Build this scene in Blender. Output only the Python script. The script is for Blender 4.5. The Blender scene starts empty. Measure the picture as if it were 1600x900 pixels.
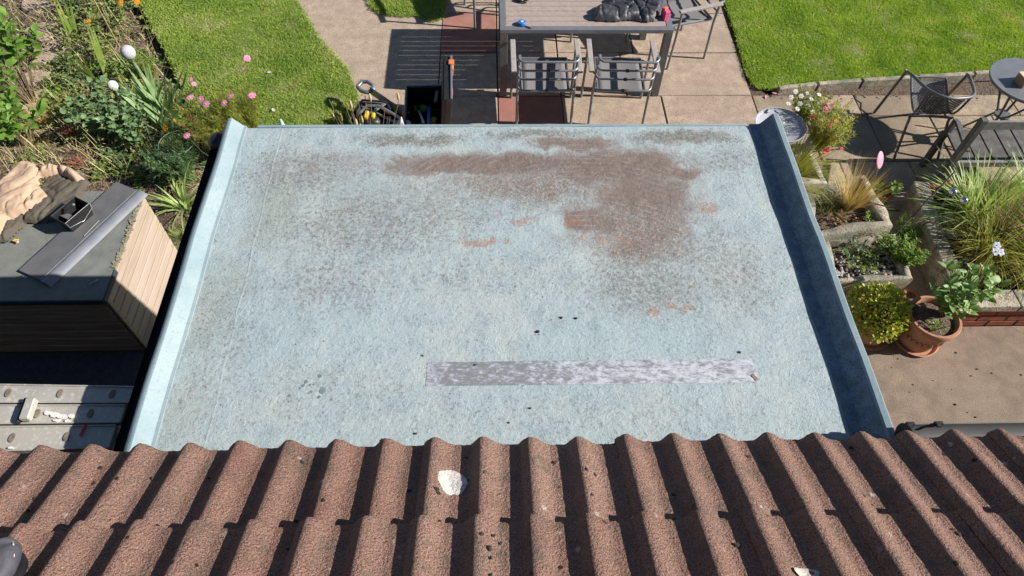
import bpy, bmesh, math, random
import numpy as np
from mathutils import Vector, Matrix, noise as mn
R_ = math.radians
random.seed(7); rng = np.random.default_rng(7)
S = bpy.context.scene
C = S.collection
# ------------------------------------------------------------ camera
F, PITCH, YAW, ROLL, H = 1071.0, 55.0, -2.84, 1.756, 4.45
cd = bpy.data.cameras.new("camera"); cam = bpy.data.objects.new("camera", cd); C.objects.link(cam)
cd.sensor_width = 36.0; cd.lens = 36.0 * F / 1600; cd.clip_start = 0.05; cd.clip_end = 300
CM = Matrix.Rotation(R_(YAW), 3, 'Z') @ Matrix.Rotation(R_(90 - PITCH), 3, 'X') @ Matrix.Rotation(R_(ROLL), 3, 'Z')
cam.matrix_world = Matrix.Translation((0, 0, H)) @ CM.to_4x4()
S.camera = cam
# ------------------------------------------------------------ light
SUNV = Vector((1.54, -0.17, 1.0)).normalized()          # towards the sun
w = bpy.data.worlds.new("World"); S.world = w; w.use_nodes = True
nt = w.node_tree; nt.nodes.clear()
sky = nt.nodes.new('ShaderNodeTexSky'); sky.sky_type = 'NISHITA'; sky.sun_disc = False
sky.sun_elevation = math.asin(SUNV.z); sky.sun_rotation = math.atan2(SUNV.x, SUNV.y)
bg = nt.nodes.new('ShaderNodeBackground'); bg.inputs[1].default_value = 0.05
sky.dust_density = 0.3; sky.ozone_density = 2.0; sky.air_density = 1.0
wo = nt.nodes.new('ShaderNodeOutputWorld')
nt.links.new(sky.outputs[0], bg.inputs[0]); nt.links.new(bg.outputs[0], wo.inputs[0])
sl = bpy.data.lights.new("sun", 'SUN'); sl.energy = 5.0; sl.angle = R_(0.5); sl.color = (1.0, 0.945, 0.87)
so = bpy.data.objects.new("sun", sl); C.objects.link(so); so.location = (8, -1, 9)
so.rotation_euler = SUNV.to_track_quat('Z', 'Y').to_euler()
S.view_settings.view_transform = 'Standard'; S.view_settings.look = 'None'
S.view_settings.exposure = 0.75; S.view_settings.gamma = 1.0
S.cycles.max_bounces = 5; S.cycles.diffuse_bounces = 2; S.cycles.transparent_max_bounces = 8

def at(px, py, z):
    """world point on the level z that the photograph shows at px, py"""
    d = CM @ Vector(((px - 800) / F, -(py - 450) / F, -1.0))
    t = (z - H) / d.z
    return Vector((d.x * t, d.y * t, z))

# ------------------------------------------------------------ materials
MATS = {}
def ramp(nt, fac, stops):
    r = nt.nodes.new('ShaderNodeValToRGB'); el = r.color_ramp.elements
    while len(el) < len(stops): el.new(0.5)
    for e, (p, c) in zip(el, stops):
        e.position = p; e.color = (*c, 1) if len(c) == 3 else c
    nt.links.new(fac, r.inputs[0]); return r.outputs[0]
def noise(nt, vec, scale, detail=4, rough=0.55, dist=0.0):
    n = nt.nodes.new('ShaderNodeTexNoise'); n.inputs['Scale'].default_value = scale
    n.inputs['Detail'].default_value = detail; n.inputs['Roughness'].default_value = rough
    n.inputs['Distortion'].default_value = dist
    nt.links.new(vec, n.inputs['Vector']); return n.outputs['Fac']
def mix(nt, fac, a, b, blend='MIX'):
    m = nt.nodes.new('ShaderNodeMix'); m.data_type = 'RGBA'; m.blend_type = blend
    for i, v in ((0, fac), (6, a), (7, b)):
        if isinstance(v, (int, float)): m.inputs[i].default_value = v
        elif isinstance(v, tuple): m.inputs[i].default_value = (*v, 1) if len(v) == 3 else v
        else: nt.links.new(v, m.inputs[i])
    return m.outputs[2]
def math_(nt, op, a, b=0.0, c=0.0, clamp=False):
    m = nt.nodes.new('ShaderNodeMath'); m.operation = op; m.use_clamp = clamp
    for i, v in enumerate((a, b, c)):
        if isinstance(v, (int, float)): m.inputs[i].default_value = v
        else: nt.links.new(v, m.inputs[i])
    return m.outputs[0]
def base(name, rough=0.8, spec=0.3, metal=0.0):
    m = bpy.data.materials.new(name); m.use_nodes = True; nt = m.node_tree
    b = nt.nodes['Principled BSDF']; b.inputs['Roughness'].default_value = rough
    b.inputs['Metallic'].default_value = metal; b.inputs['Specular IOR Level'].default_value = spec
    g = nt.nodes.new('ShaderNodeNewGeometry')
    MATS[name] = m
    return m, nt, b, g.outputs['Position']
def bump(nt, b, h, strength=0.5, dist=0.01):
    n = nt.nodes.new('ShaderNodeBump'); n.inputs['Strength'].default_value = strength
    n.inputs['Distance'].default_value = dist
    nt.links.new(h, n.inputs['Height']); nt.links.new(n.outputs[0], b.inputs['Normal'])
def mat(name, col, col2=None, scale=30, rough=0.8, bs=0.3, bscale=None, bdist=0.004, metal=0.0, spec=0.3, speck=None, speckscale=300, lo=.35, hi=.65, big=None, stretch=None):
    """two-tone noise material with fine relief; speck = colour of fine grains; big = colour of broad blotches"""
    m, nt, b, p = base(name, rough, spec, metal)
    col2 = col2 or tuple(c * 0.75 for c in col)
    if stretch:
        mp = nt.nodes.new('ShaderNodeMapping'); mp.inputs['Scale'].default_value = stretch; nt.links.new(p, mp.inputs[0]); p = mp.outputs[0]
    c = ramp(nt, noise(nt, p, scale, 5), [(lo, col), (hi, col2)])
    if big: c = mix(nt, ramp(nt, noise(nt, p, scale / 9, 3), [(.48, (0, 0, 0)), (.68, (1, 1, 1))]), c, big)
    if speck:
        c = mix(nt, ramp(nt, noise(nt, p, speckscale, 2), [(.56, (0, 0, 0)), (.66, (1, 1, 1))]), c, speck)
    nt.links.new(c, b.inputs['Base Color'])
    if bs: bump(nt, b, noise(nt, p, bscale or scale * 4, 4), bs, bdist)
    return m
def leafmat(name, c1, c2, c3=None, scale=25, trans=0.3, rough=0.5):
    m, nt, b, p = base(name, rough, 0.35)
    stops = [(.35, c1), (.6, c2)] + ([(.74, c3)] if c3 else [])
    c = ramp(nt, noise(nt, p, scale, 3), stops); nt.links.new(c, b.inputs['Base Color'])
    t = nt.nodes.new('ShaderNodeBsdfTranslucent'); nt.links.new(mix(nt, 1.0, c, (1.0, 1.0, .55), 'MULTIPLY'), t.inputs[0])
    s = nt.nodes.new('ShaderNodeMixShader'); s.inputs[0].default_value = trans
    o = nt.nodes['Material Output']
    nt.links.new(b.outputs[0], s.inputs[1]); nt.links.new(t.outputs[0], s.inputs[2]); nt.links.new(s.outputs[0], o.inputs[0])
    return m

# ------------------------------------------------------------ mesh builder
class MB:
    def __init__(s): s.v = []; s.f = []
    def add(s, vs, fs):
        o = len(s.v); s.v += [tuple(v) for v in vs]; s.f += [tuple(i + o for i in f) for f in fs]; return s
    def box(s, c, d, rz=0, rx=0, ry=0, taper=1.0):
        M = Matrix.Rotation(rz, 3, 'Z') @ Matrix.Rotation(ry, 3, 'Y') @ Matrix.Rotation(rx, 3, 'X'); c = Vector(c)
        vs = []
        for z in (-.5, .5):
            k = taper if z > 0 else 1
            for x, y in ((-.5, -.5), (.5, -.5), (.5, .5), (-.5, .5)): vs.append(c + M @ Vector((x * d[0] * k, y * d[1] * k, z * d[2])))
        return s.add(vs, [(3, 2, 1, 0), (4, 5, 6, 7), (0, 1, 5, 4), (1, 2, 6, 5), (2, 3, 7, 6), (3, 0, 4, 7)])
    def beam(s, a, b, wd, ht):
        a, b = Vector(a), Vector(b); d = (b - a); L = d.length; d.normalize()
        up = Vector((0, 0, 1)) if abs(d.z) < .95 else Vector((0, 1, 0))
        x = d.cross(up).normalized(); u = x.cross(d)
        vs = [p + x * (i * wd / 2) + u * (j * ht / 2) for p in (a, b) for i, j in ((-1, -1), (1, -1), (1, 1), (-1, 1))]
        return s.add(vs, [(0, 1, 2, 3), (7, 6, 5, 4), (4, 5, 1, 0), (5, 6, 2, 1), (6, 7, 3, 2), (7, 4, 0, 3)])
    def tube(s, pts, r, seg=8, cap=True):
        pts = [Vector(p) for p in pts]; n = len(pts); rs = r if isinstance(r, (list, tuple)) else [r] * n
        t0 = (pts[1] - pts[0]).normalized(); u = t0.orthogonal().normalized(); vs = []
        for i, p in enumerate(pts):
            t = (pts[min(i + 1, n - 1)] - pts[max(i - 1, 0)]).normalized()
            u = (u - t * u.dot(t)).normalized(); w_ = t.cross(u)
            for k in range(seg):
                a = 2 * math.pi * k / seg; vs.append(p + (u * math.cos(a) + w_ * math.sin(a)) * rs[i])
        fs = [(i * seg + k, i * seg + (k + 1) % seg, (i + 1) * seg + (k + 1) % seg, (i + 1) * seg + k) for i in range(n - 1) for k in range(seg)]
        if cap: fs += [tuple(range(seg - 1, -1, -1)), tuple((n - 1) * seg + k for k in range(seg))]
        return s.add(vs, fs)
    def lathe(s, prof, c=(0, 0, 0), seg=32, sx=1, sy=1):
        vs = [(c[0] + r * sx * math.cos(2 * math.pi * k / seg), c[1] + r * sy * math.sin(2 * math.pi * k / seg), c[2] + z) for r, z in prof for k in range(seg)]
        n = len(prof); fs = [(i * seg + k, i * seg + (k + 1) % seg, (i + 1) * seg + (k + 1) % seg, (i + 1) * seg + k) for i in range(n - 1) for k in range(seg)]
        if prof[0][0] > 1e-5: fs.append(tuple(range(seg - 1, -1, -1)))
        if prof[-1][0] > 1e-5: fs.append(tuple((n - 1) * seg + k for k in range(seg)))
        return s.add(vs, fs)
    def prism(s, poly, z0, z1):
        n = len(poly)
        a = sum(poly[i][0] * poly[(i + 1) % n][1] - poly[(i + 1) % n][0] * poly[i][1] for i in range(n))
        if a < 0: poly = poly[::-1]
        vs = [(x, y, z0) for x, y in poly] + [(x, y, z1) for x, y in poly]
        return s.add(vs, [tuple(range(n - 1, -1, -1)), tuple(range(n, 2 * n))] + [(i, (i + 1) % n, n + (i + 1) % n, n + i) for i in range(n)])
    def blade(s, p, d, L, wd, bend=0.5, seg=3, fold=0.0, taper=True):
        """a narrow leaf from p, direction d, that arches over"""
        p = Vector(p); d = Vector(d).normalized(); side = d.cross(Vector((0, 0, 1)))
        side = side.normalized() if side.length > 1e-3 else Vector((random.uniform(-1, 1), random.uniform(-1, 1), 0)).normalized()
        vs = []; q = p.copy(); dd = d.copy(); st = L / seg
        for i in range(seg + 1):
            t = i / seg; ww = wd * .5 * (1 - t ** 2 if taper else math.sin(math.pi * min(.98, .08 + .9 * t)))
            if i == seg: vs.append(q.copy())
            else: vs += [q - side * ww, q + side * ww]
            q = q + dd * st; dd = (dd + Vector((d.x * .3, d.y * .3, -1)) * (bend / seg)).normalized()
        fs = [(2 * i, 2 * i + 1, 2 * i + 3, 2 * i + 2) for i in range(seg - 1)] + [(2 * seg - 2, 2 * seg - 1, 2 * seg)]
        return s.add(vs, fs)
    def leaf(s, p, d, L, wd, nrm=None, fold=.25):
        """broad pointed leaf folded along its midrib"""
        p = Vector(p); d = Vector(d).normalized(); n = Vector(nrm or (0, 0, 1)); x = d.cross(n)
        x = x.normalized() if x.length > 1e-3 else Vector((1, 0, 0)); n = x.cross(d).normalized()
        rows = [(0, 0, 0), (.25, .42, .0), (.55, .5, -.03), (.82, .28, -.1), (1, 0, -.2)]
        vs = []
        for t, ww, dz in rows:
            c = p + d * (L * t) + n * (L * dz)
            vs += [c, c - x * wd * ww + n * wd * ww * fold, c + x * wd * ww + n * wd * ww * fold]
        fs = []
        for i in range(4):
            a = 3 * i; b = a + 3
            if i == 0: fs += [(a, b, b + 1), (a, b + 2, b)]
            elif i == 3: fs += [(a, b, a + 1), (a, a + 2, b)]
            else: fs += [(a, b, b + 1, a + 1), (a, a + 2, b + 2, b)]
        return s.add(vs, fs)
    def ball(s, c, r, sub=1, sx=1, sy=1, sz=1, jit=0.0):
        bm = bmesh.new(); bmesh.ops.create_icosphere(bm, subdivisions=sub, radius=r)
        o = Vector((random.random() * 50, random.random() * 50, 0))
        vs = []
        for v in bm.verts:
            k = 1 + jit * mn.noise(v.co / r * 1.3 + o) * 2
            vs.append((c[0] + v.co.x * sx * k, c[1] + v.co.y * sy * k, c[2] + v.co.z * sz * k))
        fs = [tuple(v.index for v in f.verts) for f in bm.faces]; bm.free()
        return s.add(vs, fs)
    def mesh(s, name, m, bevel=0, smooth=False, seg=1):
        me = bpy.data.meshes.new(name); me.from_pydata(s.v, [], s.f); me.update()
        if bevel:
            bm = bmesh.new(); bm.from_mesh(me)
            bmesh.ops.recalc_face_normals(bm, faces=bm.faces)
            ed = [e for e in bm.edges if e.is_manifold and e.calc_face_angle(0) > .5]
            bmesh.ops.bevel(bm, geom=ed, offset=bevel, segments=seg, affect='EDGES', profile=.6, clamp_overlap=True)
            bm.to_mesh(me); bm.free()
        me.materials.append(m if not isinstance(m, str) else MATS[m])
        if smooth:
            me.polygons.foreach_set('use_smooth', [True] * len(me.polygons))
            try: me.set_sharp_from_angle(angle=R_(smooth if smooth is not True else 50))
            except Exception: pass
        return me
    def build(s, name, m, parent=None, bevel=0, smooth=False, seg=1, loc=None):
        o = bpy.data.objects.new(name, s.mesh(name, m, bevel, smooth, seg)); C.objects.link(o)
        if loc: o.location = loc
        if parent: o.parent = parent
        return o
def inst(name, me, parent, loc=(0, 0, 0), rot=(0, 0, 0), sc=(1, 1, 1)):
    o = bpy.data.objects.new(name, me); C.objects.link(o); o.location = loc; o.rotation_euler = rot
    o.scale = sc if hasattr(sc, '__len__') else (sc, sc, sc); o.parent = parent; return o
def tag(o, label=None, cat=None, group=None, kind=None):
    for k, v in (('label', label), ('category', cat), ('group', group), ('kind', kind)):
        if v: o[k] = v
    return o
def thing(name, label, cat, loc=(0, 0, 0), rz=0, group=None):
    o = bpy.data.objects.new(name, None); C.objects.link(o); o.location = loc; o.rotation_euler = (0, 0, rz)
    o.empty_display_size = .1
    return tag(o, label, cat, group)
def kids(o): return [c for c in bpy.data.objects if c.parent == o]
def dup(o, loc, rz, label=None, parent=None):
    c = o.copy(); C.objects.link(c)
    if parent: c.parent = parent
    else: c.location = loc; c.rotation_euler = (0, 0, rz)
    if label: c['label'] = label
    for k in kids(o): dup(k, None, None, None, c)
    return c
def struct(o): o['kind'] = 'structure'; return o
def stuff(o, label=None, cat=None): return tag(o, label, cat, None, 'stuff')

# colours -------------------------------------------------------------
mat('asphalt', (.035, .036, .04), (.06, .06, .06), 20, .9, .5, 250, speck=(.12, .12, .12))
mat('soil', (.075, .048, .034), (.14, .10, .07), 22, .95, 1.0, 60, .02, speck=(.24, .19, .14), speckscale=120)
mat('clod', (.12, .08, .06), (.26, .20, .15), 40, .95, .4)
mat('turf', (.16, .20, .06), (.24, .22, .10), 30, .95, .8, 120, .01)
mat('path', (.45, .355, .275), (.34, .265, .20), 9, .9, 1.0, 260, .004, speck=(.13, .10, .08), speckscale=85)
mat('concrete', (.29, .22, .165), (.20, .15, .115), 9, .92, 1.0, 220, .005, speck=(.10, .08, .065), speckscale=170, big=(.30, .235, .18))
mat('slab_tan', (.48, .375, .285), (.34, .26, .195), 9, .9, 1.0, 260, .004, speck=(.17, .13, .10), speckscale=85, big=(.33, .26, .20))
mat('slab_buff', (.43, .345, .24), (.28, .22, .155), 8, .9, 1.0, 200, .005, speck=(.14, .11, .08), speckscale=85, big=(.21, .165, .12))
mat('slab_red', (.33, .165, .13), (.26, .13, .10), 8, .9, .4, 200, .003, big=(.30, .12, .10))
mat('stone', (.50, .44, .34), (.26, .23, .175), 18, .95, .9, 90, .008, speck=(.09, .085, .07), speckscale=90, big=(.16, .16, .12))
mat('stonewhite', (.52, .48, .42), (.38, .34, .29), 14, .9, .5, 120, .005)
mat('brick', (.36, .13, .08), (.25, .09, .06), 14, .9, .6, 120, .004)
mat('brick_house', (.30, .14, .10), (.24, .11, .08), 14, .9, .6, 120, .004)
mat('render', (.40, .38, .34), (.34, .32, .29), 8, .9, .5, 150, .004)
mat('terracotta', (.43, .225, .145), (.35, .175, .11), 14, .9, .4, 100, big=(.50, .34, .25), speck=(.30, .16, .11), speckscale=120)
mat('terradark', (.42, .13, .07), (.34, .11, .06), 14, .8, .2, 100)
mat('black', (.012, .012, .014), (.02, .02, .022), 20, .38, .1, spec=.5)
mat('black_gloss', (.012, .012, .015), (.02, .02, .024), 20, .22, .05, spec=.5)
mat('grey_gutter', (.10, .10, .105), (.13, .13, .13), 10, .45, .05, spec=.5)
mat('nosegrey', (.20, .21, .24), (.16, .17, .20), 12, .6, .05)
mat('hoopgreen', (.16, .24, .20), (.2, .26, .2), 12, .6, .05)
mat('rungend', (.20, .17, .13), (.13, .11, .085), 40, .8, .3)
mat('frame', (.19, .20, .22), (.23, .24, .26), 12, .38, .05, metal=.35, spec=.5)
mat('frame_dark', (.12, .12, .125), (.15, .15, .155), 12, .45, .05, metal=.2, spec=.5)
mat('polywood', (.36, .295, .26), (.29, .235, .205), 30, .7, .25, 200, .002)
mat('arm', (.36, .33, .31), (.30, .27, .255), 20, .7, .15, 200, .002)
mat('sling', (.20, .195, .195), (.165, .16, .16), 300, .8, .5, 600, .001)
mat('wicker', (.12, .125, .13), (.07, .072, .075), 120, .5, .3, spec=.5)
mat('bench', (.13, .125, .12), (.08, .075, .07), 15, .85, .6, 90, .004)
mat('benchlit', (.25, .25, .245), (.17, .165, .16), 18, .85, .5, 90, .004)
mat('plank', (.40, .315, .25), (.32, .25, .195), 60, .85, .5, 120, .003, big=(.42, .345, .29), stretch=(1, .07, 1))
mat('plank_dark', (.42, .34, .24), (.26, .20, .14), 60, .9, .5, 120, .003, stretch=(.06, 1, 1))
mat('moss_edge', (.25, .28, .08), (.36, .28, .18), 30, .95, .7, 90, .004)
mat('felt', (.20, .21, .19), (.14, .15, .14), 10, .95, .9, 350, .004, speck=(.24, .25, .23), speckscale=260, big=(.18, .185, .16))
mat('frayed', (.26, .22, .15), (.20, .21, .13), 40, .95, .5)
mat('felt_trim', (.045, .06, .08), (.03, .04, .05), 10, .6, .2)
mat('alu', (.40, .385, .35), (.30, .285, .26), 14, .6, .25, 60, .002, metal=.25, spec=.5, speck=(.52, .50, .46), speckscale=60, big=(.44, .42, .37))
mat('paint_white', (.72, .70, .66), (.6, .58, .54), 40, .8, .4)
mat('mortar_white', (.60, .57, .53), (.44, .40, .37), 60, .9, .9, 130, .006)
mat('globe_grey', (.52, .52, .55), (.36, .36, .39), 60, .6, .9, 90, .006)
mat('redstick', (.55, .05, .05), (.45, .04, .04), 20, .5, .1)
mat('pink', (.75, .10, .25), (.6, .08, .2), 20, .5, .1)
mat('blue', (.02, .16, .50), (.015, .12, .42), 30, .35, .1, spec=.5)
mat('orange', (.75, .20, .06), (.65, .16, .04), 30, .5, .1)
mat('yellow', (.75, .50, .03), (.6, .4, .02), 30, .5, .1)
mat('steel', (.42, .43, .45), (.32, .33, .34), 20, .38, .1, metal=.7, spec=.5)
mat('mirror', (.75, .77, .82), (.65, .67, .7), 20, .12, .02, metal=1.0)
mat('white_plastic', (.60, .62, .65), (.52, .54, .58), 20, .45, .05)
mat('pale_blue', (.45, .60, .70), (.38, .52, .62), 20, .5, .05)
mat('tarp', (.46, .335, .235), (.38, .27, .185), 20, .9, .7, 14, .012)
mat('olive', (.105, .092, .07), (.08, .07, .055), 20, .9, .7, 14, .012)
mat('jacket', (.045, .046, .055), (.03, .03, .036), 20, .5, .7, 24, .010, spec=.5)
mat('cardboard', (.40, .24, .15), (.34, .2, .12), 20, .9, .2)
mat('card_top', (.62, .52, .36), (.55, .45, .30), 20, .9, .2)
mat('table_glass', (.46, .47, .46), (.42, .43, .42), 8, .6, .05, spec=.5)
mat('tray', (.36, .37, .41), (.31, .32, .36), 10, .6, .1, spec=.4)
mat('bootgrey', (.085, .085, .10), (.06, .06, .072), 18, .7, .6, 60, .004)
mat('stem', (.12, .16, .05), (.16, .14, .06), 30, .8, .2)
mat('stem_red', (.25, .07, .05), (.18, .07, .04), 30, .8, .2)
mat('twig', (.22, .16, .10), (.16, .11, .07), 30, .9, .3)
mat('straw', (.55, .42, .24), (.42, .31, .17), 40, .9, .2)
mat('pebble', (.45, .43, .40), (.32, .30, .28), 30, .85, .4)
mat('pebble_dark', (.14, .15, .16), (.22, .23, .24), 12, .85, .4)
mat('crumb', (.03, .026, .022), (.06, .05, .04), 60, .95, .5)
leafmat('grass', (.24, .37, .06), (.36, .47, .10), (.50, .52, .21), 2.2, .35, .6)
leafmat('grass2', (.27, .42, .055), (.40, .54, .085), (.54, .57, .18), 2.5, .35, .6)
leafmat('iris', (.18, .29, .10), (.27, .38, .17), (.38, .46, .26), 12, .3)
leafmat('glad', (.20, .30, .05), (.30, .40, .09), (.40, .40, .14), 10, .35)
leafmat('rose', (.10, .18, .07), (.18, .28, .12), (.40, .48, .30), 25, .2)
leafmat('bush', (.12, .24, .035), (.19, .33, .06), (.32, .42, .10), 14, .35)
leafmat('bushpot', (.14, .26, .06), (.24, .38, .12), (.40, .50, .26), 18, .3)
leafmat('cosmos', (.16, .24, .03), (.30, .34, .05), (.38, .28, .08), 10, .35)
leafmat('darkgreen', (.05, .10, .035), (.11, .19, .07), (.22, .32, .14), 15, .2)
leafmat('hebe', (.28, .38, .04), (.50, .52, .07), (.62, .36, .12), 25, .3)
leafmat('fern', (.13, .25, .03), (.24, .36, .07), None, 20, .35)
leafmat('sedge', (.24, .38, .08), (.46, .56, .22), (.66, .7, .46), 12, .35)
leafmat('sedge_y', (.30, .34, .05), (.50, .48, .12), (.55, .42, .20), 8, .35)
leafmat('dry', (.50, .36, .14), (.60, .46, .22), (.40, .26, .10), 18, .35)
leafmat('litter_straw', (.36, .34, .14), (.58, .50, .28), (.28, .16, .10), 9, .25)
leafmat('weed', (.15, .21, .05), (.30, .34, .12), (.46, .42, .22), 14, .3)
leafmat('redleaf', (.22, .08, .06), (.34, .15, .10), (.20, .18, .06), 18, .3)
leafmat('petal_pink', (.72, .22, .48), (.85, .38, .62), None, 40, .3)
leafmat('petal_red', (.70, .03, .09), (.75, .10, .16), None, 40, .25)
leafmat('petal_white', (.8, .78, .76), (.7, .7, .68), None, 40, .3)
leafmat('petal_orange', (.85, .30, .02), (.9, .42, .03), None, 40, .25)
leafmat('petal_blue', (.42, .50, .72), (.55, .62, .8), None, 40, .3)
leafmat('petal_pale', (.80, .45, .60), (.72, .38, .52), None, 20, .3)

def paint_roof():
    m, nt, b, p = base('roofpaint', .62, .35)
    # warp so that the stains have ragged outlines
    n3 = nt.nodes.new('ShaderNodeTexNoise'); n3.inputs['Scale'].default_value = 7; n3.inputs['Detail'].default_value = 5
    nt.links.new(p, n3.inputs['Vector'])
    v1 = nt.nodes.new('ShaderNodeVectorMath'); v1.operation = 'SUBTRACT'; nt.links.new(n3.outputs['Color'], v1.inputs[0]); v1.inputs[1].default_value = (.5, .5, .5)
    v2 = nt.nodes.new('ShaderNodeVectorMath'); v2.operation = 'MULTIPLY_ADD'; nt.links.new(v1.outputs[0], v2.inputs[0]); v2.inputs[1].default_value = (.26, .14, 0); nt.links.new(p, v2.inputs[2])
    q = v2.outputs[0]
    def field(blobs):
        tot = None
        for px, py, rx, ry, wt in blobs:
            c = at(px, py, ZF); ex = (at(px + rx, py, ZF) - c).length; ey = (at(px, py + ry, ZF) - c).length
            a = nt.nodes.new('ShaderNodeVectorMath'); a.operation = 'SUBTRACT'; nt.links.new(q, a.inputs[0]); a.inputs[1].default_value = (c.x, c.y, 0)
            d = nt.nodes.new('ShaderNodeVectorMath'); d.operation = 'MULTIPLY'; nt.links.new(a.outputs[0], d.inputs[0]); d.inputs[1].default_value = (1 / ex, 1 / ey, 0)
            l = nt.nodes.new('ShaderNodeVectorMath'); l.operation = 'LENGTH'; nt.links.new(d.outputs[0], l.inputs[0])
            r = nt.nodes.new('ShaderNodeMapRange'); r.interpolation_type = 'SMOOTHSTEP'
            nt.links.new(l.outputs['Value'], r.inputs[0])
            for i, vv in ((1, 1.5), (2, .2), (3, 0.0), (4, wt)): r.inputs[i].default_value = vv
            tot = r.outputs[0] if tot is None else math_(nt, 'MAXIMUM', tot, r.outputs[0])
        return tot
    brown = field([(860, 275, 270, 55, .62), (990, 340, 130, 75, .72), (1000, 300, 110, 60, .8), (900, 226, 100, 13, .85), (770, 256, 190, 22, 1), (960, 262, 150, 38, 1), (1060, 268, 60, 14, .9), (1010, 315, 95, 50, .95),
                   (925, 345, 55, 32, .9), (1000, 375, 70, 38, .8), (650, 262, 90, 24, .7), (540, 258, 110, 25, .45), (450, 262, 70, 25, .3), (850, 300, 60, 20, .7)])
    orange = field([(740, 378, 34, 13, .8), (822, 350, 28, 14, .75), (900, 345, 30, 16, .8), (950, 375, 60, 10, .7), (1018, 490, 16, 16, .85), (1055, 478, 16, 11, .8),
                    (1110, 325, 24, 14, .75), (1150, 480, 40, 12, .5), (780, 380, 14, 7, .8), (1010, 470, 60, 20, .35), (560, 586, 70, 5, .4)])
    grey = field([(640, 218, 90, 12, .9), (840, 210, 100, 10, .8), (1070, 215, 90, 13, .95), (470, 270, 110, 50, .55), (580, 350, 170, 70, .55), (700, 330, 120, 50, .45),
                  (1020, 380, 100, 60, .7), (1010, 450, 130, 60, .6), (820, 300, 120, 30, .6), (520, 440, 130, 60, .42), (1140, 420, 80, 90, .45), (760, 430, 160, 50, .3),
                  (520, 620, 200, 60, .25), (900, 640, 300, 50, .2), (340, 520, 80, 150, .3), (1130, 250, 60, 30, .5)])
    moss = field([(425, 330, 40, 60, .6), (330, 480, 50, 90, .4), (280, 640, 40, 60, .35), (560, 310, 90, 40, .25)])
    fine = noise(nt, p, 60, 12, .82, .3); fine2 = noise(nt, p, 230, 4, .7); swirl = noise(nt, p, 26, 12, .80, 1.1); broad = noise(nt, p, 2.6, 5, .6)
    n9 = noise(nt, p, 9, 8, .7)
    col = mix(nt, ramp(nt, broad, [(.38, (0, 0, 0)), (.64, (1, 1, 1))]), (.35, .43, .455), (.405, .455, .45))
    col = mix(nt, ramp(nt, n9, [(.42, (0, 0, 0)), (.68, (.7, .7, .7))]), col, (.30, .41, .46))
    col = mix(nt, math_(nt, 'MULTIPLY', moss, .8), col, (.25, .26, .20))
    def cut(nz, dens, th, soft, k):
        a = math_(nt, 'MULTIPLY_ADD', dens, k, nz)
        r = nt.nodes.new('ShaderNodeMapRange'); nt.links.new(a, r.inputs[0]); r.interpolation_type = 'SMOOTHSTEP'
        for i, vv in ((1, th), (2, th + soft), (3, 0.0), (4, 1.0)): r.inputs[i].default_value = vv
        return r.outputs[0]
    gran = noise(nt, p, 120, 8, .8, .2)
    col = mix(nt, math_(nt, 'MULTIPLY', cut(swirl, grey, .56, .30, .32), .62), col, (.175, .168, .158))          # soft grime
    col = mix(nt, math_(nt, 'MULTIPLY', cut(fine, grey, .54, .16, .19), .72), col, (.125, .108, .092))             # speckle
    col = mix(nt, math_(nt, 'MULTIPLY', cut(gran, n9, .72, .10, .35), .55), col, (.15, .13, .11))               # fine pitting
    brn = mix(nt, ramp(nt, swirl, [(.36, (0, 0, 0)), (.64, (1, 1, 1))]), (.115, .078, .062), (.225, .17, .145))
    col = mix(nt, math_(nt, 'MULTIPLY', cut(n9, brown, .52, .50, .62), .58), col, (.225, .18, .16))               # dusty wash
    col = mix(nt, math_(nt, 'MULTIPLY', cut(swirl, brown, .72, .24, .56), .88), col, brn)
    col = mix(nt, math_(nt, 'MULTIPLY', cut(gran, orange, .74, .14, .46), .72), col, (.30, .16, .10))
    lace = math_(nt, 'MULTIPLY', ramp(nt, noise(nt, p, 40, 10, .78, 2.2), [(.525, (0, 0, 0)), (.57, (1, 1, 1)), (.62, (0, 0, 0))]), ramp(nt, math_(nt, 'ADD', grey, n9), [(.5, (0, 0, 0)), (1.0, (.8, .8, .8))]))
    col = mix(nt, lace, col, (.42, .44, .42))
    # laps in the glass mat: one across, one beside each kerb
    sp = nt.nodes.new('ShaderNodeSeparateXYZ'); wobb = nt.nodes.new('ShaderNodeVectorMath'); wobb.operation = 'MULTIPLY_ADD'
    nt.links.new(v1.outputs[0], wobb.inputs[0]); wobb.inputs[1].default_value = (.02, .016, 0); nt.links.new(p, wobb.inputs[2]); nt.links.new(wobb.outputs[0], sp.inputs[0])
    def line(o, c, wd):
        return ramp(nt, math_(nt, 'DIVIDE', math_(nt, 'ABSOLUTE', math_(nt, 'SUBTRACT', sp.outputs[o], c)), wd), [(.0, (1, 1, 1)), (1.0, (0, 0, 0))])
    l1 = math_(nt, 'ADD', math_(nt, 'ADD', line(0, at(392, 400, ZF).x, .006), line(0, at(1265, 400, ZF).x, .005)), math_(nt, 'MULTIPLY', line(1, at(450, 589, ZF).y, .006), ramp(nt, math_(nt, 'MULTIPLY_ADD', sp.outputs[0], -.5, .3), [(.38, (0, 0, 0)), (.44, (1, 1, 1))])))
    col = mix(nt, math_(nt, 'MULTIPLY', l1, ramp(nt, n9, [(.47, (0, 0, 0)), (.62, (.5, .5, .5))])), col, (.46, .49, .48))
    # scrubbed brush arcs through the stain
    wv = nt.nodes.new('ShaderNodeTexWave'); wv.wave_type = 'RINGS'; wv.rings_direction = 'Z'; wv.inputs['Scale'].default_value = 11; wv.inputs['Distortion'].default_value = 2.5; wv.inputs['Detail'].default_value = 3
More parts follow.
